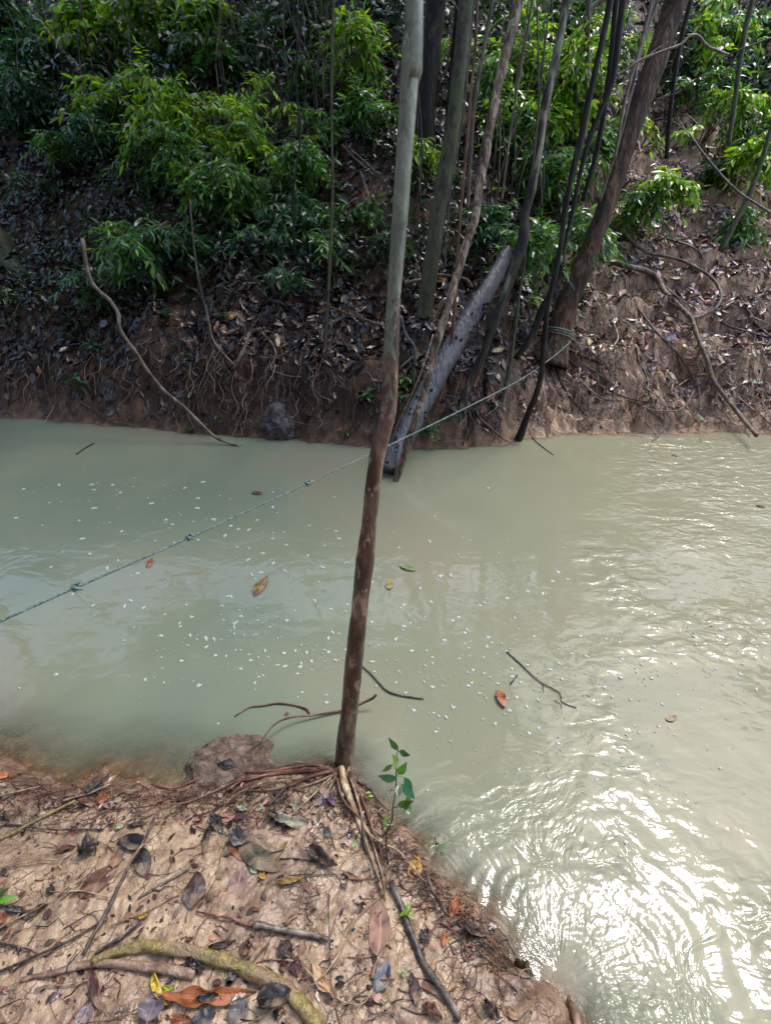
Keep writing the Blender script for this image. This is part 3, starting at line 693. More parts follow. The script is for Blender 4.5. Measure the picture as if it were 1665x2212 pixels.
# slender saplings and lianas
SAP = [
 ('reddish brown liana rising straight beside the patchy thin trunk', [(950, 856, 8), (970, 775, 8), (982, 666, 7), (988, 541, 7), (998, 416, 6), (1007, 325, 7), (1017, 200, 7), (1028, 75, 6), (1031, 0, 6)], 4.9, 5.2, B_REDV, 'liana'),
 ('slim sapling forking upward between the dead log and the dark sinuous trunk', [(1079, 880, 10), (1098, 806, 9), (1110, 728, 7), (1122, 635, 6), (1132, 572, 5), (1138, 500, 5)], 5.1, 5.3, B_GREEN, 'sapling'),
 ('straight pole-like sapling alone in the middle of the leaf-littered slope', [(687, 872, 9), (699, 775, 8), (708, 650, 7), (713, 550, 8), (718, 430, 7), (717, 330, 6), (716, 200, 6), (719, 0, 6)], 5.35, 5.8, B_GREEN, 'sapling'),
 ('brown sapling stem under the low green shrub over the fallen branch', [(462, 812, 6), (450, 700, 5), (437, 640, 5), (425, 580, 4), (414, 480, 4), (410, 430, 3)], 5.5, 5.8, B_TWIG, 'sapling '),
 ('dark slim trunk standing between the black trunk and the greenish grey one', [(955, 480, 12), (962, 330, 13), (975, 180, 15), (992, 0, 17)], 7.6, 7.8, B_DARK, 'sapling'),
 ('pale brown thin trunk behind the patchy one at its upper part', [(1010, 440, 8), (1022, 250, 9), (1040, 130, 9), (1063, 0, 9)], 6.8, 7.1, B_PALE, 'sapling'),
 ('slim dark sapling crossing behind the two sinuous trunks high up', [(1262, 420, 10), (1290, 320, 11), (1310, 200, 12), (1322, 100, 12), (1330, 0, 12)], 6.9, 7.2, B_DARK, 'sapling'),
 ('pale stringy liana hugging the upper part of the big leaning trunk', [(1330, 330, 6), (1345, 240, 7), (1363, 165, 7), (1383, 100, 8), (1407, 0, 8)], 6.0, 6.3, B_PALE, 'liana'),
 ('second pale liana nearer the big leaning trunk with a hooked top', [(1300, 420, 5), (1338, 300, 6), (1365, 190, 6), (1392, 80, 6), (1420, 0, 6)], 6.1, 6.5, B_PALE, 'liana'),
 ('young curved stem rising at the edge of the leafy path below a thin pale twig', [(1562, 530, 14), (1590, 475, 12), (1618, 420, 11), (1645, 345, 10), (1670, 260, 9)], 7.0, 7.2, B_GREEN, 'sapling'),
 ('thin vertical stem in the gap between greenish grey and patchy trunks', [(962, 560, 4), (972, 420, 4), (1000, 250, 4), (1024, 0, 4)], 5.6, 5.9, B_TWIG, 'liana'),
 ('thin black stem rising through the yellow-green leaves behind the patchy trunk', [(1170, 430, 4), (1163, 300, 4), (1163, 150, 4), (1160, 0, 4)], 6.2, 6.2, B_TWIG, 'liana'),
 ('thin dark far trunk in the gully behind the arching bare branch', [(1440, 330, 9), (1452, 200, 9), (1470, 90, 10), (1492, 0, 10)], 8.2, 8.4, B_DARK, 'sapling'),
 ('slim mossy far trunk at the mound edge below the broad leaf bush', [(1575, 300, 10), (1592, 180, 10), (1606, 80, 11), (1625, 0, 11)], 7.8, 8.0, B_GREEN, 'sapling'),
 ('thin grey stem in the gap between the black trunk and the first pale liana', [(1085, 420, 5), (1100, 300, 5), (1122, 160, 6), (1150, 0, 6)], 6.6, 6.9, B_PALE, 'sapling'),
 ('thin crooked dark stem left of the pole-like sapling on the slope'.replace(' left of', ' beside'), [(640, 560, 5), (632, 430, 5), (648, 300, 5), (640, 160, 5), (655, 0, 5)], 6.4, 6.8, B_DARK, 'sapling'),
 ('pale weathered snag among leaves between the two dark upper trunks', [(1262, 290, 10), (1270, 200, 14), (1268, 90, 12), (1272, 0, 12)], 7.8, 8.0, B_PALE, 'dead trunk'),
]
for lb, pts, yb, yt, bk, cat in SAP:
    up_ = 0 if cat.endswith(' ') else 1.4; cat = cat.strip()
    tree(lb, pts, yb, yt, bk, name={'liana': 'liana', 'sapling': 'sapling', 'dead trunk': 'snag'}[cat], sides=8, rough=.12, up=up_, cat=cat, step=.05)
# thin stems standing on the slope, nothing tells them apart
k = 0
stem_proto = None
for (x0, x1, y0, y1, n_) in [(470, 720, 150, 320, 22), (880, 1320, 330, 520, 22), (20, 400, 60, 330, 12), (1430, 1660, 60, 330, 14)]:
    for i in range(n_):
        x, y = rng.uniform(x0, x1), rng.uniform(y0, y1); g = PG(x, y)
        P = [g - [0, 0, .05], g + [rng.uniform(-.1, .1), -.05, .6], g + [rng.uniform(-.2, .3), -.1, 1.3], g + [rng.uniform(-.3, .5), -.1, 2.2]]
        a = Acc(); a.tube(P, [.009, .008, .006, .003], sides=5, step=.12, rough=.1, wob=.05, seed=i + x)
        o = a.build('thin_stem', B_TWIG if rng.random() < .7 else B_PALE, org=g)
        tag(o, 'thin bare upright stem standing on the shaded slope behind the trunks and shrubs', 'stem', 'thin bare stems on the shaded slope')

# unseen trees added round the picture's edges; their crowns block sky light
for i, (x, y, dx, dy, h, R_, cc) in enumerate([(-7.6, 7.4, 3.2, .3, 5.0, 2.6, GREEN_D), (-6.6, 5.9, 2.2, -1.0, 5.0, 2.4, GREEN_D), (-3.4, -1.5, .6, .8, 5.6, 2.6, GREEN_M), (.2, -3.2, 0, 1.2, 5.8, 2.6, GREEN_M), (4.2, 15.5, 0, 0, 3.6, 2.6, GREEN_M),
        (-6.4, 1.2, 1.6, .4, 5.2, 2.6, GREEN_D), (-2.6, 13.6, .6, -1.6, 4.4, 3.0, GREEN_D), (-.2, 14.2, .3, -1.5, 4.4, 3.0, GREEN_D), (10.6, 9.4, -.3, .4, 4.0, 1.8, GREEN_M), (8.2, 15.5, 0, 0, 3.4, 2.8, GREEN_D), (3.4, -3.4, .2, .4, 6.0, 2.4, GREEN_M), (-6.0, 13.0, 1.0, -2.0, 4.6, 3.0, GREEN_D), (1.8, 14.4, .5, -1.5, 4.2, 2.6, GREEN_M)]):
    g = np.array([x, y, G(np.array([x]), np.array([y]), False)[0] - .1])
    lbl = ['added tree leaning in to shade the darkest corner of the slope', 'added bank tree leaning out to shade the calm upstream water', 'added shade tree on the near bank behind the viewer upstream', 'unseen tree added behind the viewer shading the near mud', 'added shade tree on the crest behind the leafy path',
           'added shade tree upstream on the near bank', 'added shade tree on the crest above the shaded bare litter', 'added shade tree on the crest above the thin bare stems', 'added shade tree on the mound beyond the leafy path',
           'added shade tree far up beyond the mound where light breaks through', 'unseen shade tree added behind the viewer on the downstream side', 'added shade tree on the crest above the bluish drooping shrubs', 'added shade tree on the crest behind the yellow-green leaf wall'][i]
    T = Thing('tree', g, lbl, 'tree')
    top = g + [dx, dy, h]
    a = Acc(); a.tube([g, (g + top) / 2 + [.1, .05, 0], top], [.10, .075, .05], sides=12, step=.12, rough=.15, wob=.06, seed=i); T.adopt(a.build('trunk', B_DARK))
    dense = i in (0, 1, 5, 6, 7, 11)  # denser crowns with oversized leaves, to darken the slope
    crown(T, top, R_ * (1.15 if dense else 1), 5200 if dense else 2400, cc, leafL=.30 if dense else .24, clusters=30 if dense else 20)

# dead grey log
a = Acc()
P, R = px_path([(838, 1018, 42), (858, 975, 46), (885, 920, 47), (925, 845, 45), (965, 772, 43), (1008, 696, 41), (1048, 632, 37), (1080, 576, 31), (1098, 540, 26)], 4.12, 5.7)
a.tube(P, R, sides=26, step=.02, rough=.09, seed=4)
T = Thing('dead_log', P[0], 'thick grey barkless dead log leaning from the water up against the bank trunks', 'dead log')
T.adopt(a.build('trunk', B_GREY))
for i in range(26):
    k = rng.integers(0, len(P) - 2); f = rng.random(); p = P[k] * (1 - f) + P[k + 1] * f; r = R[k]
    ax = norm((P[k + 1] - P[k])[None])[0]; sdv = np.cross(ax, [0, -1, .2]); sdv /= np.linalg.norm(sdv); up_ = np.cross(sdv, ax)
    if up_[1] > 0: up_ = -up_
    th = rng.uniform(-1.1, 1.1); dr = up_ * math.cos(th) + sdv * math.sin(th)
    b_ = Acc(); b_.tube([p + dr * r * .8, p + dr * r * 1.06, p + dr * (r * 1.06 + .012)], [.016, .012, .006], sides=6, step=.01, rough=.3, seed=i)
    T.adopt(b_.build('knot', B_DARK))

# ================================================================== BRANCHES LYING ABOUT
def fallen(name, label, cat, pts, w0, w1, m_, Ys=None, dz=.03, group=None, kids=(), sides=8, water=True, wob=.0, step=.03, rough=.14):
    def path(pts, Ys, dz):
        if Ys: return np.array([PY(x, y, Y_) for (x, y), Y_ in zip(pts, np.interp(np.arange(len(pts)), np.linspace(0, len(pts) - 1, len(Ys)), Ys))])
        return np.array([PG(x, y, dz, water=water) for x, y in pts])
    P = path(pts, Ys, dz)
    w = np.linspace(w0, w1, len(P)); R = np.array([a_ * depth(p) / F / 2 for a_, p in zip(w, P)])
    a = Acc(); a.tube(P, R, sides=sides, step=step, rough=rough, seed=pts[0][0] * .1, wob=wob)
    if not kids:
        o = a.build(name, m_, org=P[0]); return tag(o, label, cat, group)
    T = Thing(name, P[0], label, cat, group); T.adopt(a.build('stem', m_))
    for kp, k0, k1 in kids:
        Q_ = path(kp, None, dz) if not Ys else np.array([PY(x, y, np.interp(x, sorted([pts[0][0], pts[-1][0]]), [Ys[0], Ys[-1]] if pts[0][0] < pts[-1][0] else [Ys[-1], Ys[0]])) for x, y in kp])
        a = Acc(); a.tube(Q_, [q * depth(p) / F / 2 for q, p in zip(np.linspace(k0, k1, len(Q_)), Q_)], sides=6, step=step, rough=rough, seed=kp[0][0]); T.adopt(a.build('side_twig', m_))
    return T.o
r3 = lambda l: [(.5 * x, 486.6 + .5 * y) for x, y in l]
r7 = lambda l: [(1248.3 + .25 * x, 442.4 + .25 * y) for x, y in l]
fallen('fallen_branch', 'long pale fallen branch sloping from the shrubs down into the water', 'branch', r3([(355, 60), (365, 110), (380, 200), (410, 265), (470, 320), (510, 380), (520, 450), (580, 540), (640, 630), (710, 715), (790, 780), (870, 860), (940, 920), (1050, 960), (1150, 990)]), 9, 6, B_PALE, Ys=[5.75, 5.6, 5.45, 5.3, 5.15, 5.0, 4.85, 4.72], rough=.2)
fallen('looped_root', 'short pale looped root arching over the leaf litter above the purple rock', 'root', r3([(1010, 620), (1030, 580), (1060, 520), (1080, 465), (1130, 445)]), 9, 6, B_PALE, dz=.06)
fallen('looped_root', 'thin root hooking down beside the upright tan leaf', 'root', r3([(1130, 460), (1180, 520), (1190, 570), (1170, 620), (1240, 650), (1300, 655)]), 5, 3, B_PALE, dz=.05)
fallen('looped_root', 'grey root running down the litter to meet the looped root', 'root', r3([(870, 300), (890, 350), (920, 490), (970, 560), (1015, 605)]), 3, 5, B_PALE, dz=.05)
fallen('fallen_branch', 'dark slanting stick half hidden under the shrub above the looped root', 'branch', r3([(1190, 310), (1160, 240), (1090, 120), (1020, 20)]), 10, 8, B_DARK, dz=.1)
fallen('fallen_branch', 'thin long brown twig lying across the slope behind the slender tree', 'twig', r3([(1340, 320), (1450, 360), (1560, 400), (1680, 440)]), 4, 3, B_PALE, dz=.06)
fallen('fallen_branch', 'bare twig dipping from the dark boulder into the water', 'twig', r3([(330, 730), (360, 770), (430, 810), (480, 845), (550, 860)]), 5, 3, B_TWIG, dz=.03, kids=[(r3([(430, 805), (435, 840), (430, 860)]), 3, 2)])
fallen('fallen_branch', 'pale stick slanting through the dark shrub leaves high on the slope', 'branch', [(70, 20), (105, 70), (160, 140), (205, 200), (240, 235)], 9, 6, B_PALE, dz=.35)
fallen('fallen_branch', 'grey stick slanting down under the shrub in the middle of the slope', 'branch', [(320, 290), (350, 325), (390, 365), (430, 405), (470, 450), (510, 490)], 9, 6, B_PALE, dz=.22)
fallen('fallen_branch', 'pair of pale crossed sticks above the slope beside the pole-like sapling', 'branch', [(738, 312), (770, 345), (808, 378)], 5, 4, B_PALE, dz=.12, kids=[([(760, 325), (790, 350), (812, 372)], 4, 3)])
fallen('fallen_branch', 'straight twig leaning against the foot of the slender green trunk', 'twig', [(779, 372), (800, 440), (818, 520), (832, 570)], 5, 3, B_PALE, dz=.12)
fallen('fallen_log', 'dark horizontal log lying behind the shrubs at the slope middle', 'log', [(725, 262), (780, 258), (835, 262)], 11, 9, B_DARK, dz=.1)
fallen('fallen_branch', 'long knotty branch bent across the reddish bank down into the river', 'branch', r7([(190, 455), (400, 520), (600, 575), (690, 640), (740, 740), (850, 850), (975, 980), (1030, 1130), (1095, 1290), (1140, 1430), (1170, 1520), (1280, 1670), (1400, 1820), (1540, 1995)]), 12, 8, B_PALE, dz=.13, rough=.2,
       kids=[(r7([(980, 975), (1080, 955), (1190, 890), (1235, 800), (1210, 700), (1120, 600), (1000, 530), (900, 480), (750, 440), (600, 410), (480, 330), (400, 230), (385, 180)]), 7, 6), (r7([(745, 700), (840, 780), (960, 870), (1010, 890)]), 5, 2), (r7([(970, 1040), (920, 1010), (850, 970)]), 4, 2)])
for i, (lb, l, w0, w1, dz, m_) in enumerate([
 ('thin root running down the terraced bank below the knotty branch', [(410, 760), (540, 920), (680, 1100), (820, 1240), (900, 1330), (980, 1470), (1040, 1580), (1050, 1680), (1040, 1780)], 5, 3, .05, B_PALE),
 ('pale root sweeping in a long low arc above the waterline terrace', [(0, 1500), (100, 1600), (250, 1680), (450, 1690), (600, 1760), (700, 1780), (850, 1780), (940, 1720), (1000, 1600)], 4, 3, .06, B_PALE),
 ('straight root crossing the dark hollow towards the low arc root', [(60, 1380), (200, 1480), (380, 1600)], 4, 3, .06, B_PALE),
 ('hooked rootlet hanging over the first clay terrace', [(310, 1030), (345, 1130), (320, 1200), (250, 1250), (140, 1300)], 4, 2, .07, B_TAN),
 ('dark stick standing on the clay face in the terrace middle', [(505, 1230), (520, 1350), (590, 1480), (612, 1610)], 5, 3, .04, B_TWIG),
 ('thin root drooping to the waterline at the bank foot', [(600, 1770), (700, 1830), (750, 1890), (720, 1950), (640, 2040)], 4, 2, .05, B_PALE),
 ('fine root dropping from the knotty branch elbow with a forked end', [(1150, 1470), (1050, 1465), (960, 1500), (870, 1560)], 4, 2, .08, B_TAN),
 ('slack rootlet in the litter above the eroded hollow', [(1170, 1440), (1240, 1370), (1340, 1340), (1470, 1320)], 4, 2, .05, B_TAN),
 ('pair of parallel twigs lying in the litter on the upper bank', [(1160, 950), (1300, 1040), (1450, 1090), (1600, 1130)], 5, 3, .04, B_TWIG),
 ('dark stick pointing down the eroded edge by the upper litter', [(1520, 1010), (1600, 1090), (1700, 1160)], 8, 6, .05, B_TWIG),
 ('straw-coloured stick leaning on the mud close to the water', [(1380, 1660), (1500, 1760), (1680, 1900)], 4, 3, .05, B_TAN),
 ('short dark twig fallen on the leafy path', [(700, 270), (800, 300), (960, 350), (1040, 400), (1080, 470)], 5, 3, .04, B_TWIG),
 ('wiry rootlet curling beside the green fallen leaf at the bank foot', [(880, 1840), (960, 1790), (1010, 1830), (1060, 1900), (1090, 2010)], 3, 2, .05, B_TAN)]):
    fallen('bank_root', lb, 'root', r7(l), w0, w1, m_, dz=dz)
c6 = lambda l: [(832.5 + .3119 * x, 354 + .3119 * y) for x, y in l]
fallen('fallen_branch', 'short pale stick slanting into the water below the rope on the clay point', 'stick', c6([(650, 1760), (740, 1840), (850, 1925)]), 5, 4, B_PALE, dz=.04)
fallen('looped_root', 'thick root arching over dark litter between two leaning trunks', 'root', c6([(130, 830), (240, 800), (360, 770), (470, 780), (560, 800), (600, 850)]), 8, 6, B_PALE, dz=.1)
fallen('looped_root', 'forked grey root hanging beside the greenish grey trunk foot', 'root', c6([(105, 1050), (140, 1180), (195, 1260), (205, 1400), (210, 1620)]), 7, 5, B_GREY, Ys=[5.3, 5.2, 5.1])
fallen('liana', 'thin slack liana crossing below the greenish grey trunk to the slender tree', 'liana', c6([(330, 1180), (270, 1380), (180, 1600), (60, 1850)]), 3, 2, B_TAN, Ys=[5.0, 4.6])
fallen('fallen_branch', 'arching bare branch bowing across in front of the big leaning trunk top', 'branch', [(1340, 160), (1380, 130), (1430, 110), (1470, 95), (1492, 75), (1510, 78), (1530, 100), (1580, 120)], 5, 5, B_PALE, Ys=[5.6, 5.8], kids=[([(1425, 135), (1432, 110), (1442, 88)], 3, 2), ([(1400, 118), (1428, 98)], 3, 1.5)])
fallen('fallen_branch', 'dark thin branch reaching out beneath the bright green sprays by the path', 'branch', [(1425, 215), (1480, 190), (1560, 125), (1665, 80)], 4, 3, B_TWIG, Ys=[5.7, 5.2])
fallen('hanging_line', 'thin pale bare stem slanting down across the dark gully beyond the path', 'stem', [(1488, 288), (1530, 345), (1590, 410), (1665, 460)], 4, 5, B_GREY, Ys=[6.6, 6.2])
fallen('branch', 'crooked thick bare bough arching high behind the dark sinuous trunks', 'branch', [(1250, 60), (1275, 20), (1310, -5), (1340, 0)], 12, 8, B_PALE, Ys=[8, 8])
# old mossy stump at the picture's edge
fallen('mossy_log', 'mossy green-brown rotten log end lying high on the shaded slope edge', 'log', [(-40, 480), (0, 525), (25, 570), (52, 592)], 62, 20, B_GREEN, dz=.06, sides=14, rough=.25)
# random small twigs on the far litter: beyond counting
a = Acc()
for i in range(950):
    x, y = rng.uniform(-20, 1690), rng.uniform(330, 925)
    if rng.random() < .35: x = rng.uniform(1150, 1690)
    g = PG(x, y, .02)
    if g[2] < .05 or g[1] > 9.5: continue
    th = rng.uniform(0, 2 * math.pi); L_ = rng.uniform(.12, .75)
    P = []
    for k in range(4):
        q = g + np.array([math.cos(th), math.sin(th) * .7, 0]) * L_ * (k / 3 - .5) + rng.normal(size=3) * [.03, .03, 0]
        q[2] = max(G(q[0], q[1]), -.02) + rng.uniform(.01, .05); P.append(q)
    a.tube(P, [.004, .0035, .003, .0015], sides=4, step=.04, col=pick([(.05, .03, .022), (.22, .15, .1), (.10, .06, .045), (.03, .02, .018)], 1)[0], cap=False)
o = a.build('twig_litter', M_DEAD); tag(o, 'fine twigs and rootlets strewn through the leaf litter of the far bank', 'twigs', kind='stuff')

# ================================================================== LEAF LITTER ON THE FAR BANK
def litter(name, label, n, x0, x1, y0, y1, dens, cols, L0=.07, L1=.14):
    x = rng.uniform(x0, x1, n * 3); y = rng.uniform(y0, y1, n * 3)
    z = G_far(x, y); e = .03
    gx_ = (G_far(x + e, y) - G_far(x - e, y)) / (2 * e); gy = (G_far(x, y + e) - G_far(x, y - e)) / (2 * e)
    keep = (z > .03) & (rng.random(n * 3) < dens(x, y, np.hypot(gx_, gy)))
    x, y, z, gx_, gy = [v[keep][:n] for v in (x, y, z, gx_, gy)]
    m_ = len(x)
    gx_ = np.clip(gx_, -1, 1); gy = np.clip(gy, -1, 1)
    Nn = norm(np.stack([-gx_, -gy, np.ones(m_)], 1)) + .38 * rng.normal(size=(m_, 3))
    th = rng.uniform(0, 2 * np.pi, m_); T = np.stack([np.cos(th), np.sin(th), gx_ * np.cos(th) + gy * np.sin(th)], 1)
    P = np.stack([x, y, z + rng.uniform(.004, .035, m_)], 1)
    L = rng.uniform(L0, L1, m_)
    V, Q, c = leaf_arrays(P - norm(T) * L[:, None] * .5, T, Nn, L, L * rng.uniform(.32, .5, m_), pick(cols, m_, .35), K=3, fold=rng.uniform(-.3, .5, m_), droop=rng.uniform(-.3, .25, m_))
    o = qmesh(name, V, Q, M_DEAD, col=c); tag(o, label, 'leaf litter', kind='stuff')
DEADC = [(.013, .008, .006), (.022, .012, .009), (.045, .022, .014), (.017, .011, .011), (.09, .045, .025), (.008, .006, .006), (.03, .021, .018), (.014, .009, .007), (.012, .007, .006)]  # browns lowered to put the slope's deep shade into the litter
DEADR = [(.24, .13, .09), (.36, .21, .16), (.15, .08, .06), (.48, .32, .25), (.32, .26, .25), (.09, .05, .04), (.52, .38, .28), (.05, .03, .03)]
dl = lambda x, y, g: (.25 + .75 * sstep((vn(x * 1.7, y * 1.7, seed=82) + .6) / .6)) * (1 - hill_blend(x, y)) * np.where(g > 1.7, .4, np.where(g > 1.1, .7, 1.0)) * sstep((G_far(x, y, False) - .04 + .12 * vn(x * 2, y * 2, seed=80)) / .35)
litter('leaf_litter', 'dark wet leaf litter, shade put into its browns, covering the steep slope', 42000, -8, 5.2, 4.8, 11, dl, DEADC, .045, .15)
litter('leaf_litter', 'leaf litter darkened for shade up the crest of the hill', 16000, -11, 12, 10, 17, lambda x, y, g: .8 + 0 * x, DEADC, .1, .2)
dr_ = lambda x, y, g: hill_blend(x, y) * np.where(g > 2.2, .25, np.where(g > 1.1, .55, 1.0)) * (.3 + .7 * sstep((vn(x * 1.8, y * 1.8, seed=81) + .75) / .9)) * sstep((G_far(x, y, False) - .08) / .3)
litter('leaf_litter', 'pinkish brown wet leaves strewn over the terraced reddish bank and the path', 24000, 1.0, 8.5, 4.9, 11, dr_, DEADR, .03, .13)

# ================================================================== SHRUBS AND PLANTS
SHR = [
 # label, px, py, rx, ry, n, leafL, cols, off, aspect
 ('tall shrub with the brightest yellow-green broad leaves at the top of the slope', 335, 45, 110, 75, 420, .17, GREEN_Y, 1.3, .42),
 ('yellow-green leafy spray arching in front of the dark slope gap', 505, 275, 75, 70, 260, .14, GREEN_Y, 1.2, .36),
 ('drooping shrub with glossy long leaves below the brightest spray', 280, 190, 130, 80, 380, .17, GREEN_Y, 1.1, .33),
 ('bushy mid-green shrub in the centre of the leafy slope', 400, 235, 130, 90, 380, .15, GREEN_Y, .9, .32),
 ('dark shrub with large drooping bluish leaves in the upper corner', 70, 90, 110, 110, 380, .2, GREEN_B, .9, .34),
 ('dark drooping shrub with pale glossy leaf backs along the slope edge', 70, 215, 90, 80, 300, .18, GREEN_B, .6, .3),
 ('glossy shrub of small leaves above the open litter patch', 210, 290, 90, 50, 320, .13, GREEN_B, .6, .32),
 ('low spreading shrub with shiny leaves around the grey slanting stick', 370, 335, 110, 60, 460, .13, GREEN_M, .8, .3),
 ('dense glossy shrub overhanging the middle of the slope', 470, 395, 120, 55, 500, .13, GREEN_M, .8, .3),
 ('fan of long fresh leaves hanging over the top of the pale fallen branch', 270, 520, 85, 40, 240, .15, GREEN_M, .75, .28),
 ('low glossy shrub leaning over the litter beside the brown sapling stem', 375, 520, 90, 40, 300, .12, GREEN_B, .6, .28),
 ('shrub with hanging narrow leaves right of the dark gap by the pole-like sapling'.replace('right of', 'beside'), 640, 345, 80, 80, 340, .14, GREEN_M, .7, .26),
 ('spray of yellow-green hanging leaves beside the slender tree near its top', 770, 90, 60, 95, 300, .15, GREEN_Y, 1.2, .26),
 ('light green twig with a white-glinting leaf tip above the dark gap', 665, 130, 50, 40, 110, .14, GREEN_M, 1.0, .3),
 ('hanging curtain of narrow leaves under the yellow-green spray', 790, 230, 55, 70, 240, .14, GREEN_M, .8, .25),
 ('low shrub at the foot of the slope behind the slender tree', 640, 450, 90, 45, 260, .12, GREEN_B, .5, .28),
 ('sparse seedling shrub around the twig leaning on the slender trunk', 770, 440, 60, 40, 130, .11, GREEN_M, .4, .28),
 ('leafy seedling patch between the black trunk and slender tree', 905, 330, 45, 60, 120, .11, GREEN_Y, .7, .3),
 ('dense wall of yellow-green leaves behind the patchy trunk top', 1120, 120, 90, 110, 620, .15, GREEN_Y, 1.2, .36),
 ('bright yellow-green leafy mass between the grey and sinuous trunks', 1230, 170, 70, 120, 560, .15, GREEN_Y, 1.2, .38),
 ('mid-green bush filling the gap above the thick bare bough', 1260, 40, 90, 60, 380, .15, GREEN_M, .8, .36),
 ('mid-green fronds low behind the patchy thin trunk', 1100, 290, 80, 60, 360, .13, GREEN_M, .7, .28),
 ('narrow-leaved bush behind the leaning trunks at mid height', 1210, 350, 85, 60, 400, .13, GREEN_M, .8, .28),
 ('hanging clump of long glossy leaves draped over the top of the dead log', 1150, 508, 78, 40, 330, .13, GREEN_M, 1.35, .26),
 ('leaf clump hanging in front of the big leaning trunk at mid height', 1265, 535, 42, 75, 230, .13, GREEN_M, 1.0, .26),
 ('glossy bushes behind the grey-green trunk above the dead log', 1060, 480, 60, 45, 240, .12, GREEN_B, .5, .28),
 ('small leaves clustered beside the dark sinuous trunk high up', 1320, 300, 45, 60, 150, .13, GREEN_M, 1.1, .3),
 ('narrow shrub with fresh leaves growing at the path side of the big trunk', 1385, 430, 65, 45, 220, .13, GREEN_M, 1.0, .28),
 ('bright spray of long leaves reaching over the leafy path', 1470, 395, 75, 35, 110, .16, GREEN_Y, 1.5, .3),
 ('small tuft of bright lanceolate leaves against the dark gully', 1497, 275, 26, 26, 16, .15, GREEN_Y, 1.8, .3),
 ('bright leafy twig with broad leaves near the arching bare branch', 1530, 60, 50, 50, 60, .17, GREEN_Y, 2.0, .42),
 ('bright fan of leaves over the path side with a yellowed leaf', 1600, 215, 70, 40, 130, .15, GREEN_Y, 1.6, .32),
 ('large dark shrub beyond the gully with glints of sky between leaves', 1560, 130, 100, 90, 480, .17, GREEN_B, .7, .3),
 ('hanging dark vines and leaves behind the arching bare branch', 1470, 150, 60, 90, 320, .14, GREEN_D, .6, .28),
 ('broad leaf bush in the upper corner over the mound', 1640, 60, 70, 80, 320, .17, GREEN_M, 1.2, .38),
 ('drooping light green bush leaning in over the mound', 1645, 330, 45, 80, 240, .15, GREEN_Y, 1.3, .3),
 ('low dark bush on the mound beyond the leafy path', 1615, 480, 50, 45, 240, .11, GREEN_M, .4, .34),
 ('sparse shrub on the gully side near the pale slanting stem', 1570, 370, 60, 40, 150, .12, GREEN_D, .5, .3),
 ('dark small-leaved bush in the shadow of the black trunk', 860, 520, 40, 50, 120, .1, GREEN_D, .3, .3),
 ('shaded undergrowth bush at the top above the thin bare stems', 560, 90, 90, 80, 380, .13, GREEN_D, .4, .3),
 ('shaded bush under the crest above the bare litter gap', 640, 20, 90, 60, 300, .14, GREEN_D, .5, .3),
 ('shaded bush between the brightest spray and the bare gap', 460, 110, 60, 60, 240, .14, GREEN_M, .8, .32),
 ('thin leafy spray hanging across the tops of the two dark sinuous trunks', 1280, 90, 70, 60, 70, .13, GREEN_Y, 3.0, .3),
 ('leafy spray crossing the patchy thin trunk near its top', 1090, 180, 60, 50, 60, .13, GREEN_M, 2.2, .3),
 ('fresh leaves hanging in front of the greenish grey trunk top', 985, 90, 45, 60, 50, .13, GREEN_Y, 2.2, .28),
 ('light leafy twig hanging before the big leaning trunk top', 1400, 250, 45, 60, 45, .14, GREEN_Y, 2.0, .36),
 ('low leafy spray above the looped root by the slender tree', 700, 520, 70, 40, 60, .12, GREEN_M, .6, .28),
 ('drooping spray beside the upright pole-like sapling base', 560, 500, 60, 40, 90, .12, GREEN_B, .6, .28),
 ('spray of hanging leaves low over the bank near the boulder plant', 190, 600, 60, 40, 90, .12, GREEN_B, .5, .28),
 ('overhanging leaves at the slope edge above the mossy log', 60, 400, 70, 40, 90, .13, GREEN_D, .5, .28),
 ('thick leafy bush behind the bright fan beyond the path', 1620, 270, 60, 60, 160, .14, GREEN_M, .9, .3),
 ('leafy bank of fresh green behind the thin black stem', 1150, 230, 90, 60, 200, .14, GREEN_Y, 1.0, .34),
 ('broad-leaved bright branch high over the pale stick in shade', 190, 25, 90, 45, 200, .19, GREEN_Y, 1.6, .42),
 ('bright hanging branch at the very top above the shaded undergrowth', 440, 25, 80, 40, 150, .17, GREEN_Y, 1.6, .4),
 ('dark glossy hanging branch at the upper corner edge', 20, 20, 60, 50, 140, .2, GREEN_B, 1.5, .34),
 ('loose spray of small bright leaves crossing the bare litter gap', 585, 210, 60, 45, 80, .12, GREEN_Y, 1.3, .28),
 ('leafy twigs hanging low over the dark shrub beside the twisted sapling', 690, 250, 50, 60, 90, .13, GREEN_M, 1.0, .26),
 ('hanging bright branch at the top beyond the broad leaves', 1590, 20, 70, 40, 140, .17, GREEN_Y, 2.2, .38),
 ('bright leaf curtain between the big leaning trunk and the sinuous trunks', 1345, 60, 50, 70, 110, .14, GREEN_Y, 1.8, .32),
 ('sunlit leaves hanging behind the slim mossy far trunk', 1510, 180, 70, 50, 150, .14, GREEN_M, 1.2, .3),
 ('small drooping branch over the slope at the shaded edge below the corner', 120, 300, 60, 40, 100, .13, GREEN_M, .9, .28),
 ('low hanging leaves in front of the thin twig across the slope', 620, 590, 55, 30, 60, .11, GREEN_B, .5, .28),
 ('shaded low bush below the bluish drooping shrub', 150, 340, 60, 35, 140, .12, GREEN_D, .3, .3),
]
for lb, px, py, rx, ry, n, LL, cols, off, asp in SHR:
    shrub('shrub', lb, 'shrub', None, px, py, rx, ry, int(n * 3.6), LL * .92, cols, off, asp * .92, clusters=max(3, n // 30), K=3)

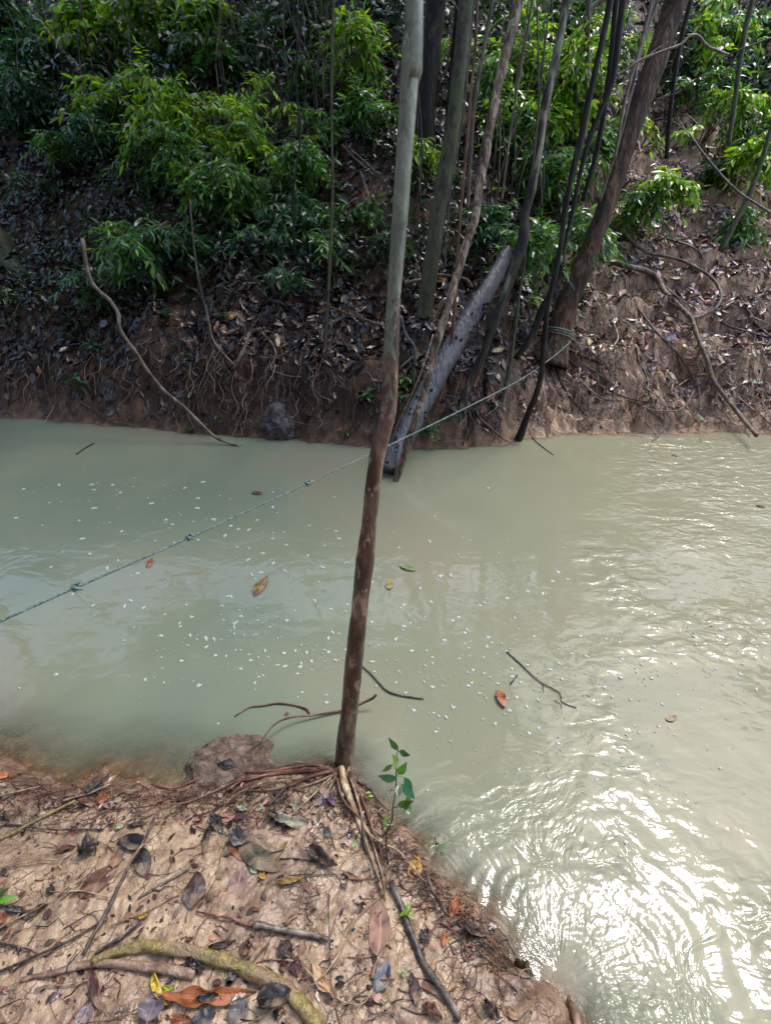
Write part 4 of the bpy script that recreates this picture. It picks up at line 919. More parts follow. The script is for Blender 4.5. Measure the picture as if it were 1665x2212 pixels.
# undergrowth covering the upper slope as one mass of small leaves
n = 46000; x = rng.uniform(-9, 11, n); y = rng.uniform(6.2, 15, n)
hb = hill_blend(x, y)
m_ = (vn(x * .8, y * .8, seed=90) + .5 * vn(x * 2.2, y * 2.2, seed=91) > np.where(y > 9, -.5, -.02)) & ((hb < .4) | (y > 10.3) | (x > 6.3 + .3 * (y - 7)))
x, y = x[m_], y[m_]; n = len(x); z = G_far(x, y, False) + rng.uniform(.03, .45, n) * (1 + .8 * (y > 9))
th = rng.uniform(0, 6.28, n); T_ = np.stack([np.cos(th), np.sin(th) - .3, rng.uniform(-.9, .4, n)], 1); L = rng.uniform(.06, .15, n) * (1 + .35 * (y > 9))
V, Q, c = leaf_arrays(np.stack([x, y, z], 1), T_, np.array([[0, -.25, 1.]]) + .5 * rng.normal(size=(n, 3)), L, L * rng.uniform(.25, .4, n), pick([(.008, .022, .009), (.012, .034, .012), (.018, .045, .02), (.03, .08, .02)], n, .4), K=3, fold=.2, droop=.3)  # greens lowered so gaps between shrubs read as dark shade
tag(qmesh('undergrowth_foliage', V, Q, M_LIVE, col=c), 'mass of small leaves darkened as shade covering the upper slope under the trees', 'undergrowth', kind='stuff')
n = 9000; x = rng.uniform(-17, -7.4, n); y = rng.uniform(-6, 12, n)  # leaves covering the made-up upstream hill
hz = np.where(y < 3, np.maximum(G_near(x, y, False), -.3) + np.minimum(np.maximum(-x - 7.5, 0) * .9, 9), np.maximum(G_far(x, y, False), np.minimum(np.maximum(-x - 7.5, 0) * .9, 9) * (y < 2.4)))
th = rng.uniform(0, 6.28, n); L = rng.uniform(.14, .34, n)
V, Q, c = leaf_arrays(np.stack([x, y, hz + rng.uniform(.02, .5, n)], 1), np.stack([np.cos(th), np.sin(th), rng.uniform(-.8, .3, n)], 1), np.array([[.3, 0, 1.]]) + .5 * rng.normal(size=(n, 3)), L, L * .35, pick(GREEN_D, n, .4), K=2, fold=.2, droop=.3)
tag(qmesh('undergrowth_foliage', V, Q, M_LIVE, col=c), 'leafy undergrowth on the added hill that blocks the upstream sky', 'undergrowth', kind='stuff')
a = Acc()
for i in range(700):
    x = rng.uniform(-4.6, 4.6) if i < 420 else rng.uniform(1.2, 4.6); yw = np.interp(x, _fwp[:, 0], _fwp[:, 1])
    if i >= 420: yw = yw + rng.uniform(0, 1.6)
    y = yw + rng.uniform(.08, .5)
    z0 = float(G_far(np.array([x]), np.array([y]))[0]); L_ = rng.uniform(.08, .4); P = []
    for k in range(5):
        yy = y - (y - yw + .02) * k / 4 * rng.uniform(.6, 1); zz = max(float(G_far(np.array([x]), np.array([yy]))[0]) + .015, z0 - L_ * k / 4) + .01
        P.append([x + rng.normal() * .02 + .05 * k / 4 * rng.normal(), yy - .012, zz])
    a.tube(P, np.array([1, .9, .8, .6, .3]) * rng.uniform(.0015, .005), sides=4, step=.04, col=pick([(.06, .035, .025), (.16, .10, .07), (.10, .06, .04), (.25, .17, .12)], 1)[0], cap=False)
tag(a.build('rootlet_fringe', M_DEAD), 'fringe of fine hanging roots on the eroded far bank face', 'rootlets', kind='stuff')

def seedling(name, label, px, py, n, leafL, cols, h=.15, aspect=.35, droop=.3, group=None, cat='seedling', stemm=None):
    g = PG(px, py, 0, water=True); T = Thing(name, g, label, cat, group)
    top = g + [rng.uniform(-.03, .03), -.04, h]
    a = Acc(); a.tube([g - [0, 0, .02], (g + top) / 2 + [.01, 0, 0], top], [.004, .003, .002], sides=5, step=.03); T.adopt(a.build('stem', stemm or B_TWIG))
    th = np.arange(n) * 2.4 + rng.uniform(0, 6); k = .35 + .65 * np.arange(n) / max(1, n - 1)
    P = g[None] + (top - g)[None] * k[:, None]
    D = np.stack([np.cos(th), np.sin(th), rng.uniform(-.1, .5, n)], 1)
    L = leafL * rng.uniform(.7, 1.1, n)
    V, Q, c = leaf_arrays(P, D, np.array([[0, 0, 1.]]) + .2 * rng.normal(size=(n, 3)), L, L * aspect, pick(cols, n, .15), K=4, fold=.25, droop=droop)
    T.adopt(qmesh('foliage', V, Q, M_LIVE, None, col=c)); return T
for lb, px, py, n, LL, cols, h in [
 ('rosette of drooping green leaves on the dark boulder ledge', 172, 850, 16, .14, GREEN_B, .22), ('leafy seedling on the litter above the dark boulder', 205, 765, 12, .12, GREEN_B, .15),
 ('light green seedling at the shaded slope edge', 35, 660, 12, .11, GREEN_M, .14), ('round-leaved seedling high in the litter by the mossy log', 25, 640, 10, .1, GREEN_M, .1),
 ('wet dark fern-like seedling under the low glossy shrub', 290, 640, 14, .11, GREEN_B, .12), ('small seedling on the litter beside the brown sapling foot', 385, 755, 9, .08, GREEN_M, .1),
 ('seedling at the waterline below the fallen branch', 415, 932, 9, .08, GREEN_B, .06), ('tiny fresh seedling on the clay above the waterline by the fallen branch', 468, 905, 6, .07, GREEN_M, .05),
 ('fern tuft at the slender tree on the far clay bank', 795, 870, 14, .12, GREEN_B, .12), ('small weeds on the clay at the water beside the purple rock', 750, 940, 14, .07, GREEN_M, .06),
 ('umbrella-shaped seedling on the mid slope', 770, 605, 8, .11, GREEN_B, .12), ('dark glossy seedling hanging at the clay point waterline', 925, 940, 12, .12, GREEN_B, .10),
 ('fern frond clump beside the greenish grey trunk foot', 865, 845, 12, .14, GREEN_M, .16), ('bright seedling at the dead log foot above water', 870, 865, 7, .1, GREEN_M, .08),
 ('yellow-green seedling cluster behind the dark trunk bases', 1150, 665, 12, .11, GREEN_Y, .12), ('bright seedling by the big trunk foot', 1228, 690, 8, .1, GREEN_Y, .1),
 ('glossy dark seedling behind the slim sapling', 1110, 700, 10, .1, GREEN_B, .1), ('small seedling on the bank just beneath the big leaning trunk', 1262, 640, 8, .1, GREEN_M, .2),
 ('pale seedling on the litter above the knotty branch', 1400, 565, 7, .08, GREEN_M, .06), ('tiny seedling sprouting on the clay below the rope', 1145, 885, 6, .06, GREEN_M, .06),
 ('spiky bright fern tuft behind the patchy thin trunk', 1070, 425, 18, .14, GREEN_Y, .1), ('seedling on the upper path edge', 1345, 555, 8, .09, GREEN_M, .08),
 ('dark rosette on the litter below the mid-slope shrub', 490, 690, 10, .09, GREEN_B, .08), ('shiny seedling on the litter beside the round boulder', 360, 690, 10, .09, GREEN_B, .1),
 ('sparse seedling between looped root and purple rock', 400, 770, 6, .07, GREEN_M, .06), ('low seedling under the dark log in the middle of the slope', 760, 520, 10, .1, GREEN_M, .12),
 ('light weed at the very edge of the near mud', 3, 1940, 5, .07, GREEN_M, .03)]:
    seedling('seedling', lb, px, py, n, LL, cols, h)

# ================================================================== ROCKS
def rock(name, label, c, rad, m_, seed, sub=5, amp=.22, cat='rock', flat=.0):
    import bmesh
    bm = bmesh.new(); bmesh.ops.create_icosphere(bm, subdivisions=sub, radius=1)
    V = np.array([v.co[:] for v in bm.verts])
    d = amp * fbm(V[:, 0] * 1.3 + seed, V[:, 1] * 1.3, V[:, 2] * 1.3, 4, seed) + .05 * (1 - np.abs(vn(V[:, 0] * 4 + seed, V[:, 1] * 4, V[:, 2] * 4, seed))) - .0
    V = V * (1 + d + .10 * np.round(2.5 * vn(V[:, 0] * 2.2 + seed, V[:, 1] * 2.2, V[:, 2] * 2.2, seed + 9)) / 2.5)[:, None] * np.array(rad)
    for v, q in zip(bm.verts, V): v.co = q
    me = bpy.data.meshes.new(name); bm.to_mesh(me); bm.free()
    me.polygons.foreach_set('use_smooth', np.full(len(me.polygons), True)); me.materials.append(m_)
    o = bpy.data.objects.new(name, me); o.location = tuple(c); C.objects.link(o); return tag(o, label, cat)
c = Pz(602, 945); rock('rock', 'round purple-grey rock half out of the water at the foot of the clay bank', c + [0, .05, .11], (.18, .15, .20), M_ROCKP, 3)
c = PG(240, 862); rock('rock', 'dull dark boulder embedded in the bank above the water beside a rosette plant', c + [0, .10, 0], (.15, .15, .16), M_ROCKD, 8)
c = Pz(505, 1640); rock('rock', 'broad flat brown rock half submerged off the near mud bank', c + [0, -.03, -.05], (.21, .15, .075), M_ROCKB, 5, amp=.30)
c = Pz(525, 1590); rock('rock', 'murky submerged rock just beyond the flat brown one', c + [0, .03, -.115], (.14, .09, .07), M_ROCKB, 12)
c = PG(497, 1664, 0, True); rock('stone', 'black shiny wet stone caught among red roots on the flat rock', c + [0, 0, .02], (.045, .03, .03), M_ROCKD, 6, sub=4, cat='stone')
c = Pz(30, 1570); rock('rock', 'dark submerged rock under the murky water at the bank corner', c + [-.1, 0, -.13], (.2, .14, .11), M_ROCKD, 15)
c = Pz(640, 1625); rock('rock', 'sandy submerged hump between the flat rock and slender tree', c + [0, 0, -.06], (.16, .08, .05), M_ROCKB, 17, amp=.12)
c = Pz(1235, 2110); rock('rock', 'submerged brown stone under the rippling swirl beside the mud edge', c + [.0, 0, -.055], (.10, .09, .045), M_ROCKB, 19)
c = Pz(1140, 2110); rock('rock', 'dark wet root knob rising at the mud edge beside the swirl', c + [-.01, -.02, 0], (.025, .06, .06), m_bark('knob', [(.3, (.02, .015, .01)), (.7, (.09, .06, .035))]), 20, sub=4, cat='root knob')

# ================================================================== ROPE
RP = [(-60, 1374), (0, 1343), (165, 1269), (410, 1161), (665, 1044), (840, 962), (1000, 884), (1120, 822), (1195, 770), (1232, 738)]
tl, tr_ = 2.0, depth(PY(1232, 738, 5.7))
f_ = np.array([(x + 60) / 1292 for x, y in RP]); tt = 1 / ((1 - f_) / tl + f_ / tr_)
P = np.array([PT(x, y, t_) for (x, y), t_ in zip(RP, tt)])
Pc, Rc = catmull(P, np.full(len(P), .0075), .006)
Tn = np.gradient(Pc, axis=0); Tn /= np.linalg.norm(Tn, axis=1)[:, None]
A_ = norm(np.cross(Tn, [0, 0, 1.])); B_ = np.cross(Tn, A_)
s_ = np.cumsum(np.r_[0, np.linalg.norm(np.diff(Pc, axis=0), axis=1)])
TR = Thing('rope', P[-1], 'taut green twisted rope with knots strung low across the river to the big leaning trunk', 'rope')
a = Acc()
for k in range(3):
    ph = s_ * 2 * np.pi / .05 + k * 2.094
    a.tube(Pc + (.0030) * (np.cos(ph)[:, None] * A_ + np.sin(ph)[:, None] * B_), np.full(len(Pc), .0032), sides=6, step=10, cap=False)
TR.adopt(a.build('line', M_ROPE))
for kx, ky in [(165, 1269), (410, 1161), (665, 1044), (1085, 840)]:
    f0 = (kx + 60) / 1292; p = PT(kx, ky, 1 / ((1 - f0) / tl + f0 / tr_)); i = np.argmin(np.linalg.norm(Pc - p, axis=1)); p = Pc[i]
    th = np.linspace(0, 2 * np.pi * 2, 40); r0 = .011 if kx < 1000 else .006
    ax, bx_, tx = A_[i], B_[i], Tn[i]
    q = p[None] + (r0 * (1 + .35 * np.cos(1.5 * th)) * np.cos(th))[:, None] * ax + (r0 * (1 + .35 * np.cos(1.5 * th)) * np.sin(th))[:, None] * bx_ + (.014 * np.sin(1.5 * th))[:, None] * tx
    a = Acc(); a.tube(q, np.full(40, .0055 if kx < 1000 else .003), sides=8, step=.01, rough=.2)
    for e in range(3):
        d_ = norm(rng.normal(size=(1, 3)))[0]; a.tube([p + d_ * .01, p + d_ * .024 + [0, 0, .003], p + d_ * .036], [.0025, .002, .001], sides=5, step=.01)
    TR.adopt(a.build('knot', M_ROPE))
q = T9.P[1]; ax = norm((T9.P[2] - T9.P[0])[None])[0]; u1 = norm(np.cross(ax, [0, 1, 0])[None])[0]; u2 = np.cross(ax, u1)
a = Acc()
for k in range(3):
    th = np.linspace(0, 2 * np.pi, 40); rad = T9.R[1] * 1.17
    a.tube(q + ax * (.02 + .025 * k) + rad * (np.cos(th)[:, None] * u1 + np.sin(th)[:, None] * u2), np.full(40, .006), sides=6, step=.03)
a.tube([P[-1], (P[-1] + q) / 2 + u1 * 0, q + ax * .04 - u2 * T9.R[1] * .9], [.006, .006, .006], sides=6, step=.03)
TR.adopt(a.build('loop', M_ROPE))

# ================================================================== FLOATING THINGS
def hero_leaf(name, label, x, y, L, Wd, ang, col, curl=.25, lift=.006, fold=.15, mat_=None, water=False, cat='leaf', seed=None, torn=0.0, tip=.85, group=None, bend=.0, kind2=None, stalk=True):
    sd_ = int(x * 7 + y * 13) if seed is None else seed
    dx, dy = math.cos(math.radians(ang)) * L / 2, -math.sin(math.radians(ang)) * L / 2
    A0 = PG(x - dx, y - dy, lift, water); A1 = PG(x + dx, y + dy, lift, water); M0 = PG(x, y, lift, water)
    T = A1 - A0; Lw = min(np.linalg.norm(T), .32); T = T / np.linalg.norm(T)
    e = .02
    if water and M0[2] < .02: nrm = np.array([0, 0, 1.])
    else:
        gxx = (G(M0[0] + e, M0[1], False) - G(M0[0] - e, M0[1], False)) / (2 * e); gyy = (G(M0[0], M0[1] + e, False) - G(M0[0], M0[1] - e, False)) / (2 * e)
        nrm = np.array([-np.clip(gxx, -1.2, 1.2), -np.clip(gyy, -1.2, 1.2), 1.]); nrm /= np.linalg.norm(nrm)
    Sx = np.cross(T, nrm); Sx /= np.linalg.norm(Sx); nrm = np.cross(Sx, T); 
    if nrm[2] < 0: nrm = -nrm
    Ww = Wd * depth(M0) / F
    # the width is foreshortened when it runs away from the eye
    p1 = M0 + Sx * .05; pr = lambda p: np.array([(p[0]) / depth(p), ((CAMH - p[2]) * cp - p[1] * sp) / depth(p)]) * F
    fs = np.linalg.norm(pr(p1) - pr(M0)) / (.05 * F / depth(M0)); Ww = Ww / max(fs, .5)
    nu, nv = 9, 18
    u = np.linspace(-1, 1, nu); v = np.linspace(0, 1, nv)
    U, Vv = np.meshgrid(u, v, indexing='ij')
    prf = np.clip(np.sin(np.pi * Vv ** tip), 0, 1) ** .75 + .015
    edge = 1 + .07 * vn(Vv * 9, np.sign(U) * 3, seed=sd_) + torn * .5 * np.minimum(vn(Vv * 6, np.sign(U) * 5 + 1, seed=sd_ + 1), 0)
    wloc = Ww / 2 * prf * edge
    hgt = fold * Ww / 2 * np.abs(U) * prf + curl * Ww * .35 * (U ** 2) * vn(Vv * 2.5, np.sign(U) + 2., seed=sd_ + 2) + curl * Lw * .16 * (vn(Vv * 2.2, U * .6, seed=sd_ + 3)) + curl * .012 * vn(Vv * 6, U * 2.5, seed=sd_ + 4)
    hgt = hgt - hgt.min() * (.7 if not water else .85)
    sway = bend * Lw * np.sin(np.pi * Vv)
    Vs = M0[None, None] + T * ((Vv - .5) * Lw)[..., None] + Sx * (U * wloc + sway)[..., None] + nrm * hgt[..., None]
    i = np.arange(nu * nv).reshape(nu, nv)
    Qd = np.stack([i[:-1, :-1], i[1:, :-1], i[1:, 1:], i[:-1, 1:]], -1).reshape(-1, 4)
    cj = np.asarray(col) * (1 + .12 * np.random.default_rng(sd_).normal())
    uvv = np.stack([(U.ravel() + 1) / 2, Vv.ravel()], 1)
    V0 = Vs.reshape(-1, 3)
    if stalk and L > 30:
        sv, sq = tube_arrays([M0 - T * Lw * .49 + nrm * hgt[nu // 2, 1], M0 - T * Lw * .6 + Sx * .004 + nrm * .004], [.0013, .0011], sides=4, step=.02)
        Qd = np.vstack([Qd, sq + len(V0)]); V0 = np.vstack([V0, sv]); uvv = np.vstack([uvv, np.full((len(sv), 2), .5)])
    o = qmesh(name, V0, Qd, mat_ or M_HERO, col=np.broadcast_to(np.clip(cj, 0, 1), (len(V0), 3)), uv=uvv, org=M0)
    return tag(o, label, cat, group)
for a_ in [
 ('small red-brown floating leaf just under the rope', 324, 1217, 22, 13, 62, (.30, .07, .035), .3), ('large ochre-brown floating leaf with torn base in mid river', 564, 1265, 52, 21, 58, (.22, .14, .045), .15),
 ('narrow green floating leaf beyond the slender tree', 881, 1228, 36, 10, -18, (.14, .24, .05), .2), ('short olive-yellow floating leaf beside the slender tree', 842, 1264, 22, 15, 75, (.26, .22, .06), .2),
 ('orange-brown floating leaf with foam at its tip near the drifting twig', 1082, 1511, 42, 20, -70, (.38, .12, .05), .4), ('thin dark brown floating leaf close to the far bank', 556, 1066, 24, 7, -8, (.12, .05, .035), .3),
 ('faint tan leaf sunk just below the calm surface', 1450, 1552, 24, 16, 20, (.45, .32, .18), .1), ('tiny brown leaf drifting beside the curved water twig', 620, 1542, 9, 7, 0, (.16, .08, .04), .1),
 ('tiny dark green leaf afloat near the reddish bank', 1458, 983, 16, 4, 0, (.06, .09, .04), .1), ('small dark leaf drifting toward the right-hand glints'.replace('right-hand ', 'bright '), 1642, 1094, 22, 5, -12, (.05, .03, .02), .1)]:
    hero_leaf('floating_leaf', a_[0], *a_[1:6], a_[6], curl=a_[7], lift=.004, water=True, cat='floating leaf', mat_=M_HEROG if 'green' in a_[0] else None)
# twigs in the water
def wtwig(label, pts, w0, w1, m_=B_TWIG, zs=None, kids=()):
    zs = zs or [.006] * len(pts)
    P = np.array([Pz(x, y, z) for (x, y), z in zip(pts, zs)])
    T = Thing('drifting_twig', P[0], label, 'twig')
    a = Acc(); a.tube(P, [q * depth(p) / F / 2 for q, p in zip(np.linspace(w0, w1, len(P)), P)], sides=6, step=.02, rough=.15, seed=pts[0][0]); T.adopt(a.build('stem', m_))
    for kp, k0, k1 in kids:
        K_ = np.array([Pz(x, y, .006) for x, y in kp]); a = Acc(); a.tube(K_, [q * depth(p) / F / 2 for q, p in zip(np.linspace(k0, k1, len(K_)), K_)], sides=5, step=.02); T.adopt(a.build('side_twig', m_))
w8 = lambda x, y: (353.9 + .2657 * x, 1415.5 + .2657 * y)
wtwig('arching bare twig rising from the flat rock over the water to the slender tree', [w8(*q) for q in [(640, 830), (720, 760), (780, 720), (840, 630), (920, 550), (1040, 505), (1200, 490), (1430, 455), (1560, 415), (1700, 350), (1725, 325)]], 3, 6, B_REDV, [.03, .05, .06, .07, .06, .04, .02, .01, .03, .06, .08],
      kids=[([w8(*q) for q in [(1200, 490), (1160, 440), (1060, 405), (920, 392), (800, 412), (700, 420), (640, 455), (575, 500)]], 5, 2.5)])
wtwig('pale-edged drifting twig beside the slender tree, foam clinging to it', [(783, 1440), (800, 1455), (818, 1475), (840, 1495), (880, 1505), (915, 1509)], 3, 4)
wtwig('long kinked drifting twig with a forked tip out on the calm water', [(1095, 1408), (1130, 1440), (1165, 1472), (1209, 1497), (1212, 1515), (1230, 1524), (1245, 1529)], 3, 2, kids=[([(1198, 1513), (1212, 1522), (1214, 1530)], 2, 1), ([(1172, 1478), (1174, 1495)], 1.5, 1)])
wtwig('short dark twig floating beside a foam patch above the orange-brown leaf', [(1102, 1478), (1110, 1468), (1118, 1458)], 3, 2)
wtwig('dark sliver twig afloat near the far shaded bank', [(165, 981), (180, 970), (203, 957)], 4, 3)
wtwig('hair-thin twig trailing from the clay point into the river', [(1145, 940), (1165, 960), (1195, 982)], 2.5, 1.5)
# foam flecks
def foam():
    V, Qs, n0 = [], [], 0
    cl_ = [(620, 1385, 110, 35, 150), (700, 1440, 90, 30, 90), (560, 1320, 150, 60, 110), (420, 1450, 120, 40, 60), (480, 1180, 220, 70, 120), (640, 1200, 140, 50, 60), (900, 1420, 90, 60, 110), (1050, 1400, 120, 50, 80), (1000, 1300, 160, 60, 60),
           (1180, 1480, 120, 80, 90), (1150, 1560, 140, 80, 80), (1450, 1420, 120, 70, 90), (1250, 1660, 120, 70, 50), (350, 1120, 150, 40, 50), (230, 1060, 120, 25, 40), (900, 1180, 120, 40, 30), (950, 1560, 60, 60, 30), (1560, 1300, 80, 100, 40), (1580, 1330, 60, 60, 20)]
    for cx_, cy_, sx, sy, n in cl_:
        for _ in range(int(n * (1.35 if cx_ > 780 else 1.05))):
            x, y = rng.normal(cx_, sx * 1.15), rng.normal(cy_, sy)
            if y < 1000 or x < 0 or x > 1660 or (740 < x < 800 and 0): continue
            p = Pz(x, y, .003)
            if G(p[0], p[1], False) > -.05: continue
            r = abs(rng.normal(0, 1)) ** 2.0 * 2.0 + .8; r = min(r, 7.5) * .5 * depth(p) / F
            k = 10; th = np.arange(k) * 2 * np.pi / k; ph = rng.uniform(0, 6.28); ec = rng.uniform(1, 1.6 if r > .004 else 1.15)
            rr_ = r * (1 + .24 * np.sin(2 * th + ph) + .22 * np.sin(3 * th + ph * 2) + .12 * np.sin(5 * th + ph * 3))
            lx, ly = rr_ * np.cos(th) * ec, rr_ * np.sin(th)
            ca, sa = math.cos(ph), math.sin(ph)
            ring = np.stack([p[0] + lx * ca - ly * sa, p[1] + lx * sa + ly * ca, np.full(k, .001)], 1)
            top = np.stack([p[0] + .7 * (lx * ca - ly * sa), p[1] + .7 * (lx * sa + ly * ca), np.full(k, .0035 + .15 * r)], 1)
            V += [ring, top, [[p[0], p[1], .0035 + .2 * r]]]
            i = np.arange(k); j = (i + 1) % k
            Qs.append(np.stack([i, j, j + k, i + k], 1) + n0)
            e = np.arange(0, k, 2); Qs.append(np.stack([e + k, (e + 1) % k + k, (e + 2) % k + k, np.full(len(e), 2 * k)], 1) + n0)
            n0 += 2 * k + 1
    o = qmesh('foam', np.vstack(V), np.vstack(Qs), M_FOAM); tag(o, 'white foam flecks drifting in bands on the calm water', 'foam', kind='stuff')
foam()

